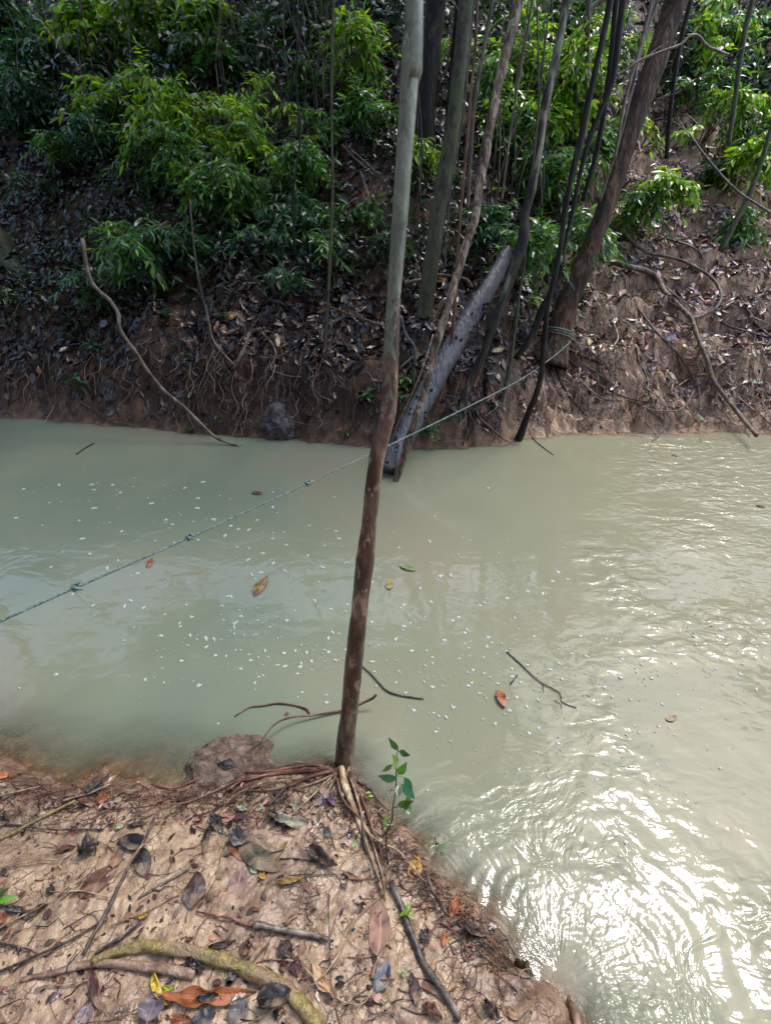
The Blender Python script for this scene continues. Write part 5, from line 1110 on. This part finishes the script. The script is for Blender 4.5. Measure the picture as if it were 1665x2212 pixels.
# ================================================================== NEAR BANK: LEAVES, STICKS, ROOTS
BR, DK, BK, RU, OR, TN, PU, GY, OL, OC, PK, YE, PG_ = (.13, .055, .032), (.055, .03, .022), (.014, .012, .012), (.24, .075, .03), (.42, .15, .04), (.36, .22, .12), (.075, .042, .04), (.11, .105, .11), (.085, .075, .045), (.42, .24, .04), (.30, .16, .12), (.55, .42, .05), (.42, .50, .33)
HL = [
 ('reddish brown pointed leaf with clear midrib lying on tan mud below the black round leaf', 209, 1905, 104, 42, 47, BR, .2, 0),
 ('rounded black leaf, the upper of two under the long grey twig', 283, 1822, 56, 44, 160, BK, .2, 0), ('rounded black leaf, the lower of two under the long grey twig', 305, 1861, 68, 42, 108, BK, .2, 0),
 ('curled glossy black leaf between straw twigs at the upper mud', 192, 1842, 50, 38, 20, BK, .9, 0), ('narrow chestnut leaf touching the curled glossy black one', 142, 1835, 46, 16, 12, BR, .4, 0),
 ('faded tan-brown leaf half buried beneath the round black leaves', 252, 1853, 46, 30, 70, (.24, .13, .08), .1, 0), ('long dark leaf lying on the straw twig at the mud edge', 74, 1970, 66, 22, 24, DK, .5, 0),
 ('wet grey-white curled leaf beside the long dark one', 32, 1966, 40, 20, -10, GY, .7, 0), ('red-brown leaf cut by the picture edge at the straw twig end', 4, 1984, 32, 24, 40, RU, .3, 0),
 ('little orange leaf scrap at the end of a dark twig', 311, 1979, 24, 18, 10, OC, .4, .5), ('glossy purple-brown leaf in the middle of the mud', 420, 1925, 82, 46, 82, PU, .4, 0),
 ('faint mud-filmed purplish leaf with ribs', 511, 1908, 102, 36, 74, (.27, .17, .15), .15, 0), ('large dark olive leaf lying diagonally in the mud centre', 559, 1849, 112, 48, -36, OL, .15, 0),
 ('grey glistening leaf piece curled on top of the olive leaf tip', 519, 1816, 42, 36, -20, GY, .8, .4), ('rust-red sliver of leaf beneath the olive leaf', 509, 1842, 48, 14, -52, RU, .3, 0),
 ('crumpled black leaf above the dark narrow leaf', 467, 1779, 30, 28, 30, BK, 1.0, .3), ('narrow upright dark brown leaf under the crumpled black one', 445, 1811, 72, 17, 82, DK, .4, 0),
 ('small oval pinkish-brown leaf near the red roots', 493, 1765, 38, 22, 6, (.30, .15, .10), .1, 0), ('tattered pale grey skeleton leaf below the slender tree', 622, 1774, 92, 26, -8, (.30, .30, .22), .9, .9),
 ('dark rotten end of the tattered skeleton leaf', 590, 1768, 36, 24, -50, OL, .9, .6), ('crinkled ochre leaf strip under the olive leaf', 626, 1903, 64, 18, 8, (.36, .22, .05), .7, .3), ('small bright ochre leaf beside the crinkled strip', 568, 1894, 20, 17, -60, OC, .4, .3),
 ('pale greenish lichen-like leaf chip by the bright ochre leaf', 548, 1881, 20, 14, -50, PG_, .4, .5), ('decayed blackish leaf clump on the mud beside the tree roots', 694, 1855, 66, 28, -34, DK, 1.0, .8),
 ('big pinkish leaf with herringbone ribs at the mud edge', 817, 2003, 122, 47, 88, PK, .12, 0), ('grey corrugated leaf with silvery blue sheen in its colour standing in the mud', 826, 2110, 82, 34, 68, (.22, .24, .28), .5, 0),  # silvery leaf: bluish sky sheen painted into its colour
 ('half-buried brown leaf with rolled tan rim near the lower mud edge', 937, 2188, 52, 24, -42, BR, .9, 0), ('folded dark brown leaf poking up near the root knob', 1062, 2185, 52, 22, -52, DK, .8, 0), ('buff leaf beside the folded dark brown one', 1104, 2190, 52, 24, -28, TN, .5, .3),
 ('large ochre oval leaf at the very water edge', 894, 1872, 56, 32, 72, (.38, .22, .05), .15, 0), ('glossy blackish leaves pile at the swirling water edge', 1025, 2012, 62, 28, -20, DK, .8, .2), ('rust leaf scrap above the glossy blackish one', 982, 1966, 38, 26, 60, RU, .8, .6),
 ('wet rust-orange leaf sliver on the eroded edge', 960, 2028, 36, 16, 80, (.34, .12, .04), .4, .3), ('tiny curled blue-grey leaf on the eroded edge', 917, 2021, 28, 24, 60, GY, 1.0, .2), ('long purple-dark leaf partly buried next to the dark root', 893, 2138, 76, 22, 100, PU, .5, 0),
 ('large wet rust-orange leaf with torn sides under the olive root', 452, 2150, 205, 50, 3, (.30, .09, .028), .35, 1.3), ('crumpled bright yellow leaf at the rust-orange leaf end', 345, 2138, 78, 24, -66, YE, .6, .3), ('small yellow-green leaf lobe touching the crumpled yellow leaf', 362, 2136, 36, 15, 10, (.42, .45, .05), .4, .2),
 ('small black leaf lying on the rust-orange leaf', 449, 2154, 48, 20, 8, BK, .4, 0, .016), ('broad black-brown leaf with fine ribs over the olive root end', 592, 2150, 78, 58, 14, BK, .3, 0, .035), ('blue-grey ribbed wet leaf beneath the broad black-brown one', 515, 2184, 72, 42, 62, GY, .3, 0),
 ('dark slate leaf at the bottom below the rust-orange leaf', 440, 2200, 58, 44, 20, (.04, .045, .055), .3, 0, .012), ('rust leaf at the bottom edge beside the dark slate one', 392, 2202, 52, 28, -10, RU, .3, .2), ('slender maroon leaf standing on edge in the mud', 213, 2143, 112, 28, -72, (.06, .02, .016), .5, 0),
 ('pale violet-grey wet leaf below the yellow leaf', 330, 2180, 66, 54, 70, (.17, .14, .165), .5, .2), ('lavender-grey wet leaf next to the slender maroon one', 182, 2195, 62, 30, 60, (.18, .14, .15), .3, .2), ('glossy plum-coloured leaf scrap beside the dark stick', 619, 2052, 46, 34, -60, PU, .9, .4),
 ('plum leaf scrap hanging below the other beside the tan twig', 641, 2092, 38, 28, -80, (.10, .035, .035), .8, .4), ('maroon leaf curl at the side of the olive root', 612, 2086, 36, 18, 70, (.10, .035, .03), .8, .2), ('decayed peach-coloured leaf skeleton on the lower mud', 700, 2120, 88, 34, -55, (.44, .27, .15), .5, .8),
 ('tiny plum leaf curl under the thin tan runner', 735, 2128, 22, 12, 10, PU, .8, .2), ('orange leaf glowing under shallow water at the bank corner', 8, 1676, 30, 15, 15, (.44, .16, .05), .3, .2), ('dark green-black leaf folded at the water edge', 203, 1702, 42, 18, 25, (.035, .04, .03), .6, .2),
 ('brown leaf on the debris line beside the rust scrap', 192, 1734, 44, 24, -8, BR, .5, .3), ('rust scrap on the debris line', 222, 1727, 30, 28, 60, RU, .5, .5), ('small silvery leaf chip on the debris line', 247, 1735, 22, 9, 4, (.42, .44, .47), .3, .2),
 ('dark violet leaf under the straw at the upper mud', 295, 1782, 42, 15, 6, PU, .5, .2), ('pale green leaf chip beside the dark violet leaf', 259, 1787, 18, 12, 10, PG_, .3, .4), ('rust-red leaf tucked behind the black wet stone', 549, 1670, 34, 17, -10, RU, .4, .2), ('pale mint leaf chip in front of the rust-red leaf', 537, 1678, 12, 8, 0, PG_, .3, .3),
 ('black leaf cut by the edge on the upper debris line', 3, 1773, 34, 26, 80, BK, .3, .2), ('small slate leaf scrap below the tree roots', 708, 1799, 24, 18, -80, (.06, .07, .08), .3, .3), ('pale green bud scale standing in the root debris', 637, 1742, 24, 9, 80, PG_, .4, .2),
 ('violet shiny petal-like scrap beside the tree roots', 715, 1732, 28, 16, -60, (.10, .05, .12), .6, .2), ('fresh green bud leaf near the root bundle', 767, 1822, 26, 9, 60, (.24, .38, .12), .3, 0), ('pale yellow-green bud on a fine stalk at the mud edge', 871, 2100, 30, 15, 84, (.50, .55, .26), .6, .3), ('pale cream-green scrap on the lower mud', 829, 2165, 20, 12, 0, (.46, .5, .28), .5, .4),
 ('whitish green leaf chip near the oval pinkish leaf', 525, 1748, 24, 14, -20, PG_, .7, .5), ('white-green leaf chip beside the tattered skeleton leaf', 563, 1747, 16, 12, 90, PG_, .5, .4), ('blue-black glossy flake by the violet scrap', 689, 1733, 26, 14, 40, (.20, .2, .24), .4, .2),
 ('thin brown leaf edge lying by the lower root bundle', 760, 1893, 52, 12, -24, (.26, .13, .07), .5, .2), ('dark folded leaf at the lower corner beside the plant', 5, 2010, 26, 14, 30, DK, .3, .2), ('dusty rose leaf fragment by the half-buried logs', 556, 2030, 46, 22, 80, (.24, .13, .10), .4, .3),
 ('blackish leaf heap against the olive root hollow', 425, 2087, 46, 26, -30, BK, 1.0, .4), ('dark shiny curl in the hollow above the broad black-brown leaf', 505, 2110, 44, 20, 40, GY, .8, .3), ('dark brown narrow leaf along the olive root top', 480, 2040, 60, 16, 12, DK, .6, .3),
 ('brown leaf lump beside the tan stub twig', 530, 2048, 38, 26, 70, BR, .8, .4), ('dry yellowish-brown leaf on the lower mud by the blue-grey leaf', 400, 2095, 30, 14, 20, TN, .4, .4)]
for h in HL:
    lb, x, y, L, Wd, an, col, cu, torn = h[:9]
    hero_leaf('fallen_leaf', lb, x, y, L, Wd, an, col, curl=cu, torn=torn, lift=h[9] if len(h) > 9 else .003, cat='fallen leaf', water=False, fold=.18 + .2 * (cu > .6), bend=.04)
# far-bank leaves one can point to
for h in [('upright tan leaf hanging in the litter beside the looped root', 599, 736, 28, 12, 92, (.45, .30, .17)), ('orange-brown leaf above the tan one on the dark litter', 500, 682, 30, 16, 20, (.36, .15, .05)), ('tan leaf on the slope under the shrub middle', 520, 597, 26, 10, 25, (.36, .22, .13)),
          ('rust leaf standing by the orange-brown one', 468, 706, 24, 12, 75, (.28, .11, .06)), ('orange leaves glowing in the dark hollow by the thick arched root', 953, 606, 26, 12, 10, (.48, .17, .04)), ('tiny orange leaf hanging beside the sapling above the rope', 1056, 850, 8, 6, 40, (.5, .2, .05)),
          ('large pale leaf on the litter above the clay point', 1074, 757, 26, 12, 12, (.45, .34, .2)), ('pinkish leaf stuck on the clay face below the rope', 1044, 884, 22, 12, 70, (.34, .13, .13)), ('upper pink leaf on the clay face under the rope', 1065, 864, 20, 8, -60, (.32, .11, .1)),
          ('large curled grey-brown leaf on the reddish bank top', 1345, 635, 24, 14, 50, (.34, .24, .2)), ('rust-orange leaf on the terrace by the dark hollow', 1492, 770, 26, 9, 10, (.36, .13, .08)), ('green fallen leaf at the bank foot among rootlets', 1509, 903, 20, 10, -60, (.08, .2, .07)),
          ('wide violet-grey wet leaf on the middle terrace', 1448, 727, 26, 20, 30, (.22, .2, .25)), ('orange leaf scrap under the big trunk by the twig', 1311, 616, 12, 9, 60, (.5, .2, .06)), ('wet leaf with bluish sheen in its colour on the litter above the pale branch', 225, 700, 20, 14, 50, (.2, .22, .3)),  # bluish leaf: sky reflection of the wet surface put into its colour
          ('ochre patch leaf beneath the first path terrace', 1445, 690, 20, 9, 10, (.2, .16, .05)), ('rust leaf beside the waterline weeds', 735, 925, 16, 8, 30, (.30, .08, .04)), ('dark slate leaf standing at the waterline by the boulder', 258, 880, 22, 9, 75, (.07, .07, .08)), ('brown oval leaf flat at the waterline beside the slate one', 240, 892, 22, 10, 30, (.10, .09, .1)),
          ('yellow fallen leaf at the rope-tied trunk foot', 1272, 740, 14, 9, 70, (.5, .45, .12)), ('big russet leaf cluster end below the clay terrace', 1470, 920, 24, 8, -10, (.25, .09, .06))]:
    hero_leaf('fallen_leaf', h[0], h[1], h[2], h[3], h[4], h[5], h[6], curl=.4, lift=.04, cat='fallen leaf', torn=.2)

q1 = lambda l: [(.25 * x, 1663.2 + .25 * y) for x, y in l]
q2 = lambda l: [(416.7 + .25 * x, 1663.2 + .25 * y) for x, y in l]
q7 = lambda l: [(.5 * x, 1548.2 + .5 * y) for x, y in l]
NT = [
 ('thick olive-yellow wet root curving across the lower mud', 'root', q7([(400, 1062), (450, 1035), (520, 1008), (620, 990), (720, 998), (820, 1018), (900, 1040), (1000, 1072), (1100, 1112), (1200, 1160), (1270, 1215), (1330, 1285), (1380, 1345)]), 18, 34, B_OLIVE, .012, None, 16),
 ('thick brown wet root lying just in front of the olive one', 'root', q7([(90, 1140), (180, 1120), (280, 1095), (380, 1072), (480, 1068), (600, 1080), (740, 1096), (840, 1118)]), 10, 21, B_OLBR, .008, None, 14),
 ('short tan broken stub twig above the olive root', 'twig', q2([(480, 1690), (540, 1600), (600, 1530), (640, 1495)]), 12, 12, B_TAN, .012, None, 10),
 ('grey-brown knotty stick lying across the mud centre', 'stick', q2([(520, 1345), (600, 1345), (720, 1370), (860, 1395), (980, 1415), (1080, 1440), (1165, 1465)]), 14, 9, B_STICK, .012, None, 10),
 ('thin dark root joining the knotty stick from the purple leaf', 'root', q2([(30, 1225), (180, 1260), (330, 1290), (430, 1330), (520, 1350)]), 4, 6, B_ROOTRED, .008, None, 6),
 ('long straight black twig crossing the mud corner', 'twig', q1([(-40, 1770), (0, 1745), (150, 1680), (300, 1612), (450, 1545), (600, 1475), (780, 1370), (935, 1280)]), 6, 5, B_TWIG, .012, None, 8),
 ('long grey-brown twig running down past the black leaves', 'twig', q1([(1330, 420), (1250, 600), (1180, 720), (1110, 820), (1070, 920), (1010, 1030), (960, 1150), (880, 1300), (790, 1450), (720, 1600)]), 6, 8, B_TWIG, .012, None, 8),
 ('pale forked twig along the black leaf', 'twig', q1([(1240, 640), (1170, 720), (1125, 800), (1100, 880)]), 4, 3, B_TAN, .02, None, 6),
 ('long straw stalk from the edge toward the brown leaf', 'straw', q1([(-30, 1385), (120, 1300), (300, 1210), (480, 1100), (620, 1010), (700, 950)]), 4, 2.5, B_TAN, .012, None, 6),
 ('straw stalk crossing beneath the little orange scrap', 'straw', q1([(960, 1350), (1100, 1290), (1250, 1235), (1400, 1150), (1560, 1070)]), 4, 3, B_TAN, .012, None, 6),
 ('dark peeling twig leading up to the orange scrap', 'twig', q1([(820, 1600), (920, 1520), (1030, 1460), (1130, 1390), (1230, 1310)]), 6, 5, B_TWIG, .01, None, 7),
 ('violet-brown twig lying half sunk in the mud', 'twig', q1([(1200, 1110), (1300, 1050), (1400, 985), (1520, 920), (1640, 850)]), 5, 5, B_STICK, .005, None, 7),
 ('fine straw crossing over the glossy black curl', 'straw', q1([(-20, 860), (150, 815), (330, 780), (520, 770), (640, 700), (720, 640), (810, 580)]), 3, 3, B_TAN, .014, None, 6),
 ('pale straw beside the slender maroon leaf', 'straw', q1([(300, 1900), (420, 1865), (560, 1860), (760, 1820)]), 4, 3, B_TAN, .01, None, 6),
 ('dark curved twig entering at the mud edge', 'twig', q1([(-20, 1500), (120, 1520), (230, 1545), (330, 1590)]), 5, 3, B_TWIG, .008, None, 6),
 ('thin tan runner looping across the lower mud', 'runner', q2([(1610, 1100), (1500, 1200), (1390, 1310), (1350, 1420), (1280, 1560), (1160, 1740), (1040, 1850), (900, 1930), (760, 2020), (600, 2130), (480, 2200)]), 3, 4, B_TAN, .014, None, 6),
 ('hair-thin straight root lying down the mud centre', 'root', q2([(1180, 1080), (1178, 1250), (1185, 1400), (1190, 1600), (1195, 1830)]), 2.5, 2.5, B_TWIG, .006, None, 5),
 ('pale runner bending past the peach leaf skeleton', 'runner', q2([(590, 1640), (750, 1640), (880, 1655), (1000, 1740), (1090, 1850), (1200, 1930), (1330, 2010), (1480, 2010), (1540, 1900)]), 2.5, 3, B_TAN, .01, None, 5),
 ('thick dark wet root running down the mud edge', 'root', [(707.8 + .3188 * x, 1548.2 + .3188 * y) for x, y in [(430, 1130), (470, 1220), (520, 1340), (580, 1500), (640, 1650), (690, 1730), (760, 1830), (830, 1930), (890, 2060)]], 15, 13, m_bark('root_dark_wet', [(.3, (.025, .02, .017)), (.55, (.08, .065, .055)), (.75, (.16, .13, .11))], scale=20, rough=.35), .01, None, 12),
 ('short forked stick standing at the water edge', 'stick', [(707.8 + .3188 * x, 1548.2 + .3188 * y) for x, y in [(660, 1050), (690, 1120), (720, 1200), (770, 1280), (810, 1350)]], 5, 8, B_TWIG, .03, None, 7),
 ('olive reed stalk on the upper debris line', 'reed', q1([(-20, 600), (120, 540), (250, 470), (400, 390), (520, 330), (650, 270)]), 9, 6, B_OLIVE, .008, None, 8),
 ('dark reed stalk along the debris line', 'reed', q1([(540, 270), (640, 240), (760, 210), (900, 150), (960, 120)]), 6, 5, B_OLBR, .012, None, 7),
 ('thin dark stalk with a pale end on the upper mud', 'twig', q1([(40, 470), (200, 490), (420, 520), (640, 520), (900, 515)]), 4, 3, B_TWIG, .01, None, 6),
 ('tan stalk at the shallow corner edge', 'straw', q1([(0, 225), (120, 195), (240, 165), (350, 145)]), 5, 3, B_TAN, .015, None, 6),
 ('black twig jutting over the water from the debris line', 'twig', q1([(740, 200), (830, 130), (900, 70), (960, 15)]), 6, 3, B_TWIG, .03, None, 6),
 ('fine twig bending under the reddish brown leaf', 'twig', q1([(430, 1055), (560, 1060), (690, 1050), (860, 1085), (940, 1105)]), 3, 3, B_TAN, .012, None, 5),
 ('thin dark twig crossing the black twig end', 'twig', q1([(1110, 1115), (1200, 1040), (1290, 970)]), 2.5, 2, B_TWIG, .01, None, 5),
 ('dark stem hooked beside the brown wet root', 'twig', q1([(570, 1760), (600, 1660), (680, 1550)]), 3, 2, B_TWIG, .03, None, 5),
 ('short brown twig in the mud near the dusty rose leaf', 'twig', q2([(800, 1340), (850, 1290), (900, 1260)]), 9, 7, B_TAN, .004, None, 8),
 ('thin twig across the knotty stick', 'twig', q2([(620, 1600), (660, 1480), (710, 1350)]), 3, 2, B_TWIG, .02, None, 5),
 ('fine dark root arching beside the olive leaf', 'root', q2([(750, 770), (900, 770), (1040, 790), (1180, 880), (1260, 930), (1300, 1040)]), 3, 2, B_TWIG, .006, None, 5),
 ('straight fine twig from the ochre strip to the decayed clump', 'twig', q2([(840, 915), (1000, 905), (1120, 910), (1240, 905)]), 2.5, 2, B_TWIG, .008, None, 5),
 ('black charred-looking twig in the root debris', 'twig', q2([(650, 310), (720, 240), (780, 170), (815, 130)]), 6, 5, B_TWIG, .02, None, 6),
 ('brown narrow pod-like stick beside the silvery leaf', 'stick', [(707.8 + .3188 * x, 1548.2 + .3188 * y) for x, y in [(300, 1780), (320, 1690), (350, 1620), (380, 1570)]], 10, 7, B_OLBR, .008, None, 8),
 ('dark wiry root on the eroded clay edge', 'root', [(707.8 + .3188 * x, 1548.2 + .3188 * y) for x, y in [(640, 1590), (700, 1480), (760, 1400), (880, 1480), (960, 1600)]], 4, 3, B_ROOTRED, .015, None, 6),
 ('thin bent shoot over the swirl beside the root knob', 'shoot', [(707.8 + .3188 * x, 1548.2 + .3188 * y) for x, y in [(1290, 1800), (1300, 1740), (1340, 1715), (1380, 1715)]], 3, 2, B_TAN, .05, None, 5),
 ('mossy stub at the bottom corner of the mud edge', 'stub', [(707.8 + .3188 * x, 1548.2 + .3188 * y) for x, y in [(1640, 1920), (1670, 2020), (1700, 2120)]], 14, 18, B_OLBR, .02, None, 10),
]
for lb, cat, pts, w0, w1, m_, dz, _, sides in NT:
    fallen(cat if cat not in ('root', 'twig', 'stick') else {'root': 'bank_root', 'twig': 'fallen_twig', 'stick': 'fallen_stick'}[cat], lb, cat, pts, w0, w1, m_, dz=dz, sides=sides, water=False, step=.01, wob=.0025, rough=.22)
# countless rootlets and crumbs of leaf pressed into the mud
a = Acc()
for i in range(1500):
    if i % 3 == 0:
        f = rng.random(); x, y = 745 + 370 * f + rng.normal(0, 22) - 12, 1700 + 400 * f + rng.normal(0, 22)
    elif rng.random() < .6: x, y = rng.uniform(-10, 800), rng.normal(1722, 28)
    else: x, y = rng.uniform(-10, 1150), rng.uniform(1700, 2215)
    p = PG(x, y, .003, water=True)
    if p[2] < .02 or near_sd(np.array([p[0]]), np.array([p[1]]))[0] < .0: continue
    th = rng.normal(.5, .7) if rng.random() < .6 else rng.uniform(0, 3.14); L_ = rng.uniform(.02, .12); P = []
    for k in range(4):
        q = p + np.array([math.cos(th), math.sin(th), 0]) * L_ * (k / 3 - .5) + rng.normal(size=3) * [.006, .006, 0]
        q[2] = G(q[0], q[1]) + rng.uniform(.001, .007); P.append(q)
    a.tube(P, np.array([1, .9, .7, .4]) * rng.uniform(.0006, .0021), sides=4, step=.015, col=pick([(.04, .02, .014), (.24, .13, .07), (.11, .035, .022), (.025, .015, .014), (.15, .07, .045), (.03, .018, .012)], 1)[0], cap=False)
tag(a.build('rootlet_debris', M_DEAD), 'fine rootlets and straw bits pressed into the near mud', 'rootlets', kind='stuff')
n = 1500; xs = np.where(rng.random(n) < .5, rng.uniform(-10, 820, n), rng.uniform(0, 1200, n)); ys = np.where(rng.random(n) < .4, rng.normal(1735, 40, n), rng.uniform(1700, 2215, n))
P = np.array([PG(x, y, .003) for x, y in zip(xs, ys)]); ok = (near_sd(P[:, 0], P[:, 1]) > .005) & (P[:, 2] > .01); P = P[ok]; n = len(P)
th = rng.uniform(0, 6.28, n); L = .006 + .034 * rng.random(n) ** 2.2
V, Qd, c = leaf_arrays(P, np.stack([np.cos(th), np.sin(th), 0 * th], 1), np.array([[0, 0, 1.]]) + .35 * rng.normal(size=(n, 3)), L, L * rng.uniform(.3, .7, n), pick([DK, BR, PU, BK, (.28, .18, .11), (.2, .1, .06), DK, (.24, .155, .10)], n), K=4, fold=.3, droop=.1)
tag(qmesh('leaf_crumb_litter', V, Qd, M_DEAD, col=c), 'crumbs and flakes of dead leaf scattered on the near mud', 'leaf crumbs', kind='stuff')

# the green sapling on the mud edge
s3 = lambda x, y, Y_: PY(707.8 + .3188 * x, 1548.2 + .3188 * y, Y_)
b0 = PG(*c3([(410, 1010)])[0]); Yb = b0[1]
ST = [(410, 1010), (395, 880), (400, 780), (435, 700), (440, 620), (460, 500), (463, 400), (464, 300), (474, 232)]
P = np.array([s3(x, y, Yb + .02 + .05 * i / 8) for i, (x, y) in enumerate(ST)]); P[0] = b0 - [0, 0, .01]
T = Thing('sapling', b0, 'thin leafy sapling with fresh green leaves growing from the near mud edge', 'sapling')
a = Acc(); a.tube(P, np.linspace(.0035, .0012, len(P)), sides=7, step=.01, rough=.1); T.adopt(a.build('stem', B_TWIG))
for (x, y, L, Wd, an, cl_) in [(450, 198, 26, 11, 130, (.05, .17, .04)), (515, 250, 22, 12, -25, (.05, .15, .07)), (464, 313, 24, 17, 92, (.22, .42, .03)), (407, 350, 24, 9, 215, (.10, .13, .04)), (500, 365, 24, 16, 50, (.05, .2, .04)), (410, 420, 36, 15, 175, (.06, .18, .09)),
                             (478, 505, 24, 13, -95, (.04, .15, .04)), (545, 460, 34, 14, -60, (.03, .14, .04)), (545, 510, 42, 17, -50, (.06, .2, .09)), (520, 595, 30, 14, 10, (.05, .13, .03)), (545, 580, 20, 12, 75, (.10, .3, .03)), (540, 625, 26, 14, -70, (.05, .16, .04)), (378, 995, 26, 15, 75, (.03, .13, .03)), (425, 505, 12, 6, 0, (.06, .15, .04))]:
    X0, Y0 = 707.8 + .3188 * x, 1548.2 + .3188 * y
    c_ = PY(X0, Y0, Yb + .05); dx, dy = math.cos(math.radians(an)) * L / 2, -math.sin(math.radians(an)) * L / 2
    A0 = PY(X0 - dx, Y0 - dy, Yb + .055); A1 = PY(X0 + dx, Y0 + dy, Yb + .02)
    Tv = A1 - A0; Lw = np.linalg.norm(Tv)
    V, Qd, cc = leaf_arrays(A0[None], Tv[None], np.array([[.15, -.75, .8]]) + .15 * rng.normal(size=(1, 3)), [Lw], [Wd * depth(c_) / F * 1.15], np.array([cl_]), K=6, fold=.2, droop=.12, prof=np.array([.06, .62, .95, 1, .82, .45, .03]))
    T.adopt(qmesh('leaf', V, Qd, M_LIVE, None, col=cc))
    k = np.argmin(np.linalg.norm(P - A0, axis=1))
    if np.linalg.norm(P[k] - A0) < .09:
        a = Acc(); a.tube([P[k], A0], [.0009, .0008], sides=4, step=.02); T.adopt(a.build('leaf_stalk', B_TWIG))
for lb, x, y, n_, LL, h in [('tiny bright green weed at the water edge under the tree', 790, 1712, 7, .035, .02), ('small grassy green weed on the bank edge by the roots', 825, 1768, 12, .03, .02), ('narrow-leaved green shoot in the shallows beside the bank', 935, 1815, 5, .05, .03), ('small four-leaved pale green seedling on the mud edge', 880, 1953, 6, .028, .02), ('green weed tuft just behind the sapling stem', 838, 1790, 7, .025, .015)]:
    seedling('weed', lb, x, y, n_, LL, GREEN_Y if 'bright' in lb or 'pale' in lb else GREEN_M, h, cat='weed', aspect=.4 if 'narrow' not in lb else .12)
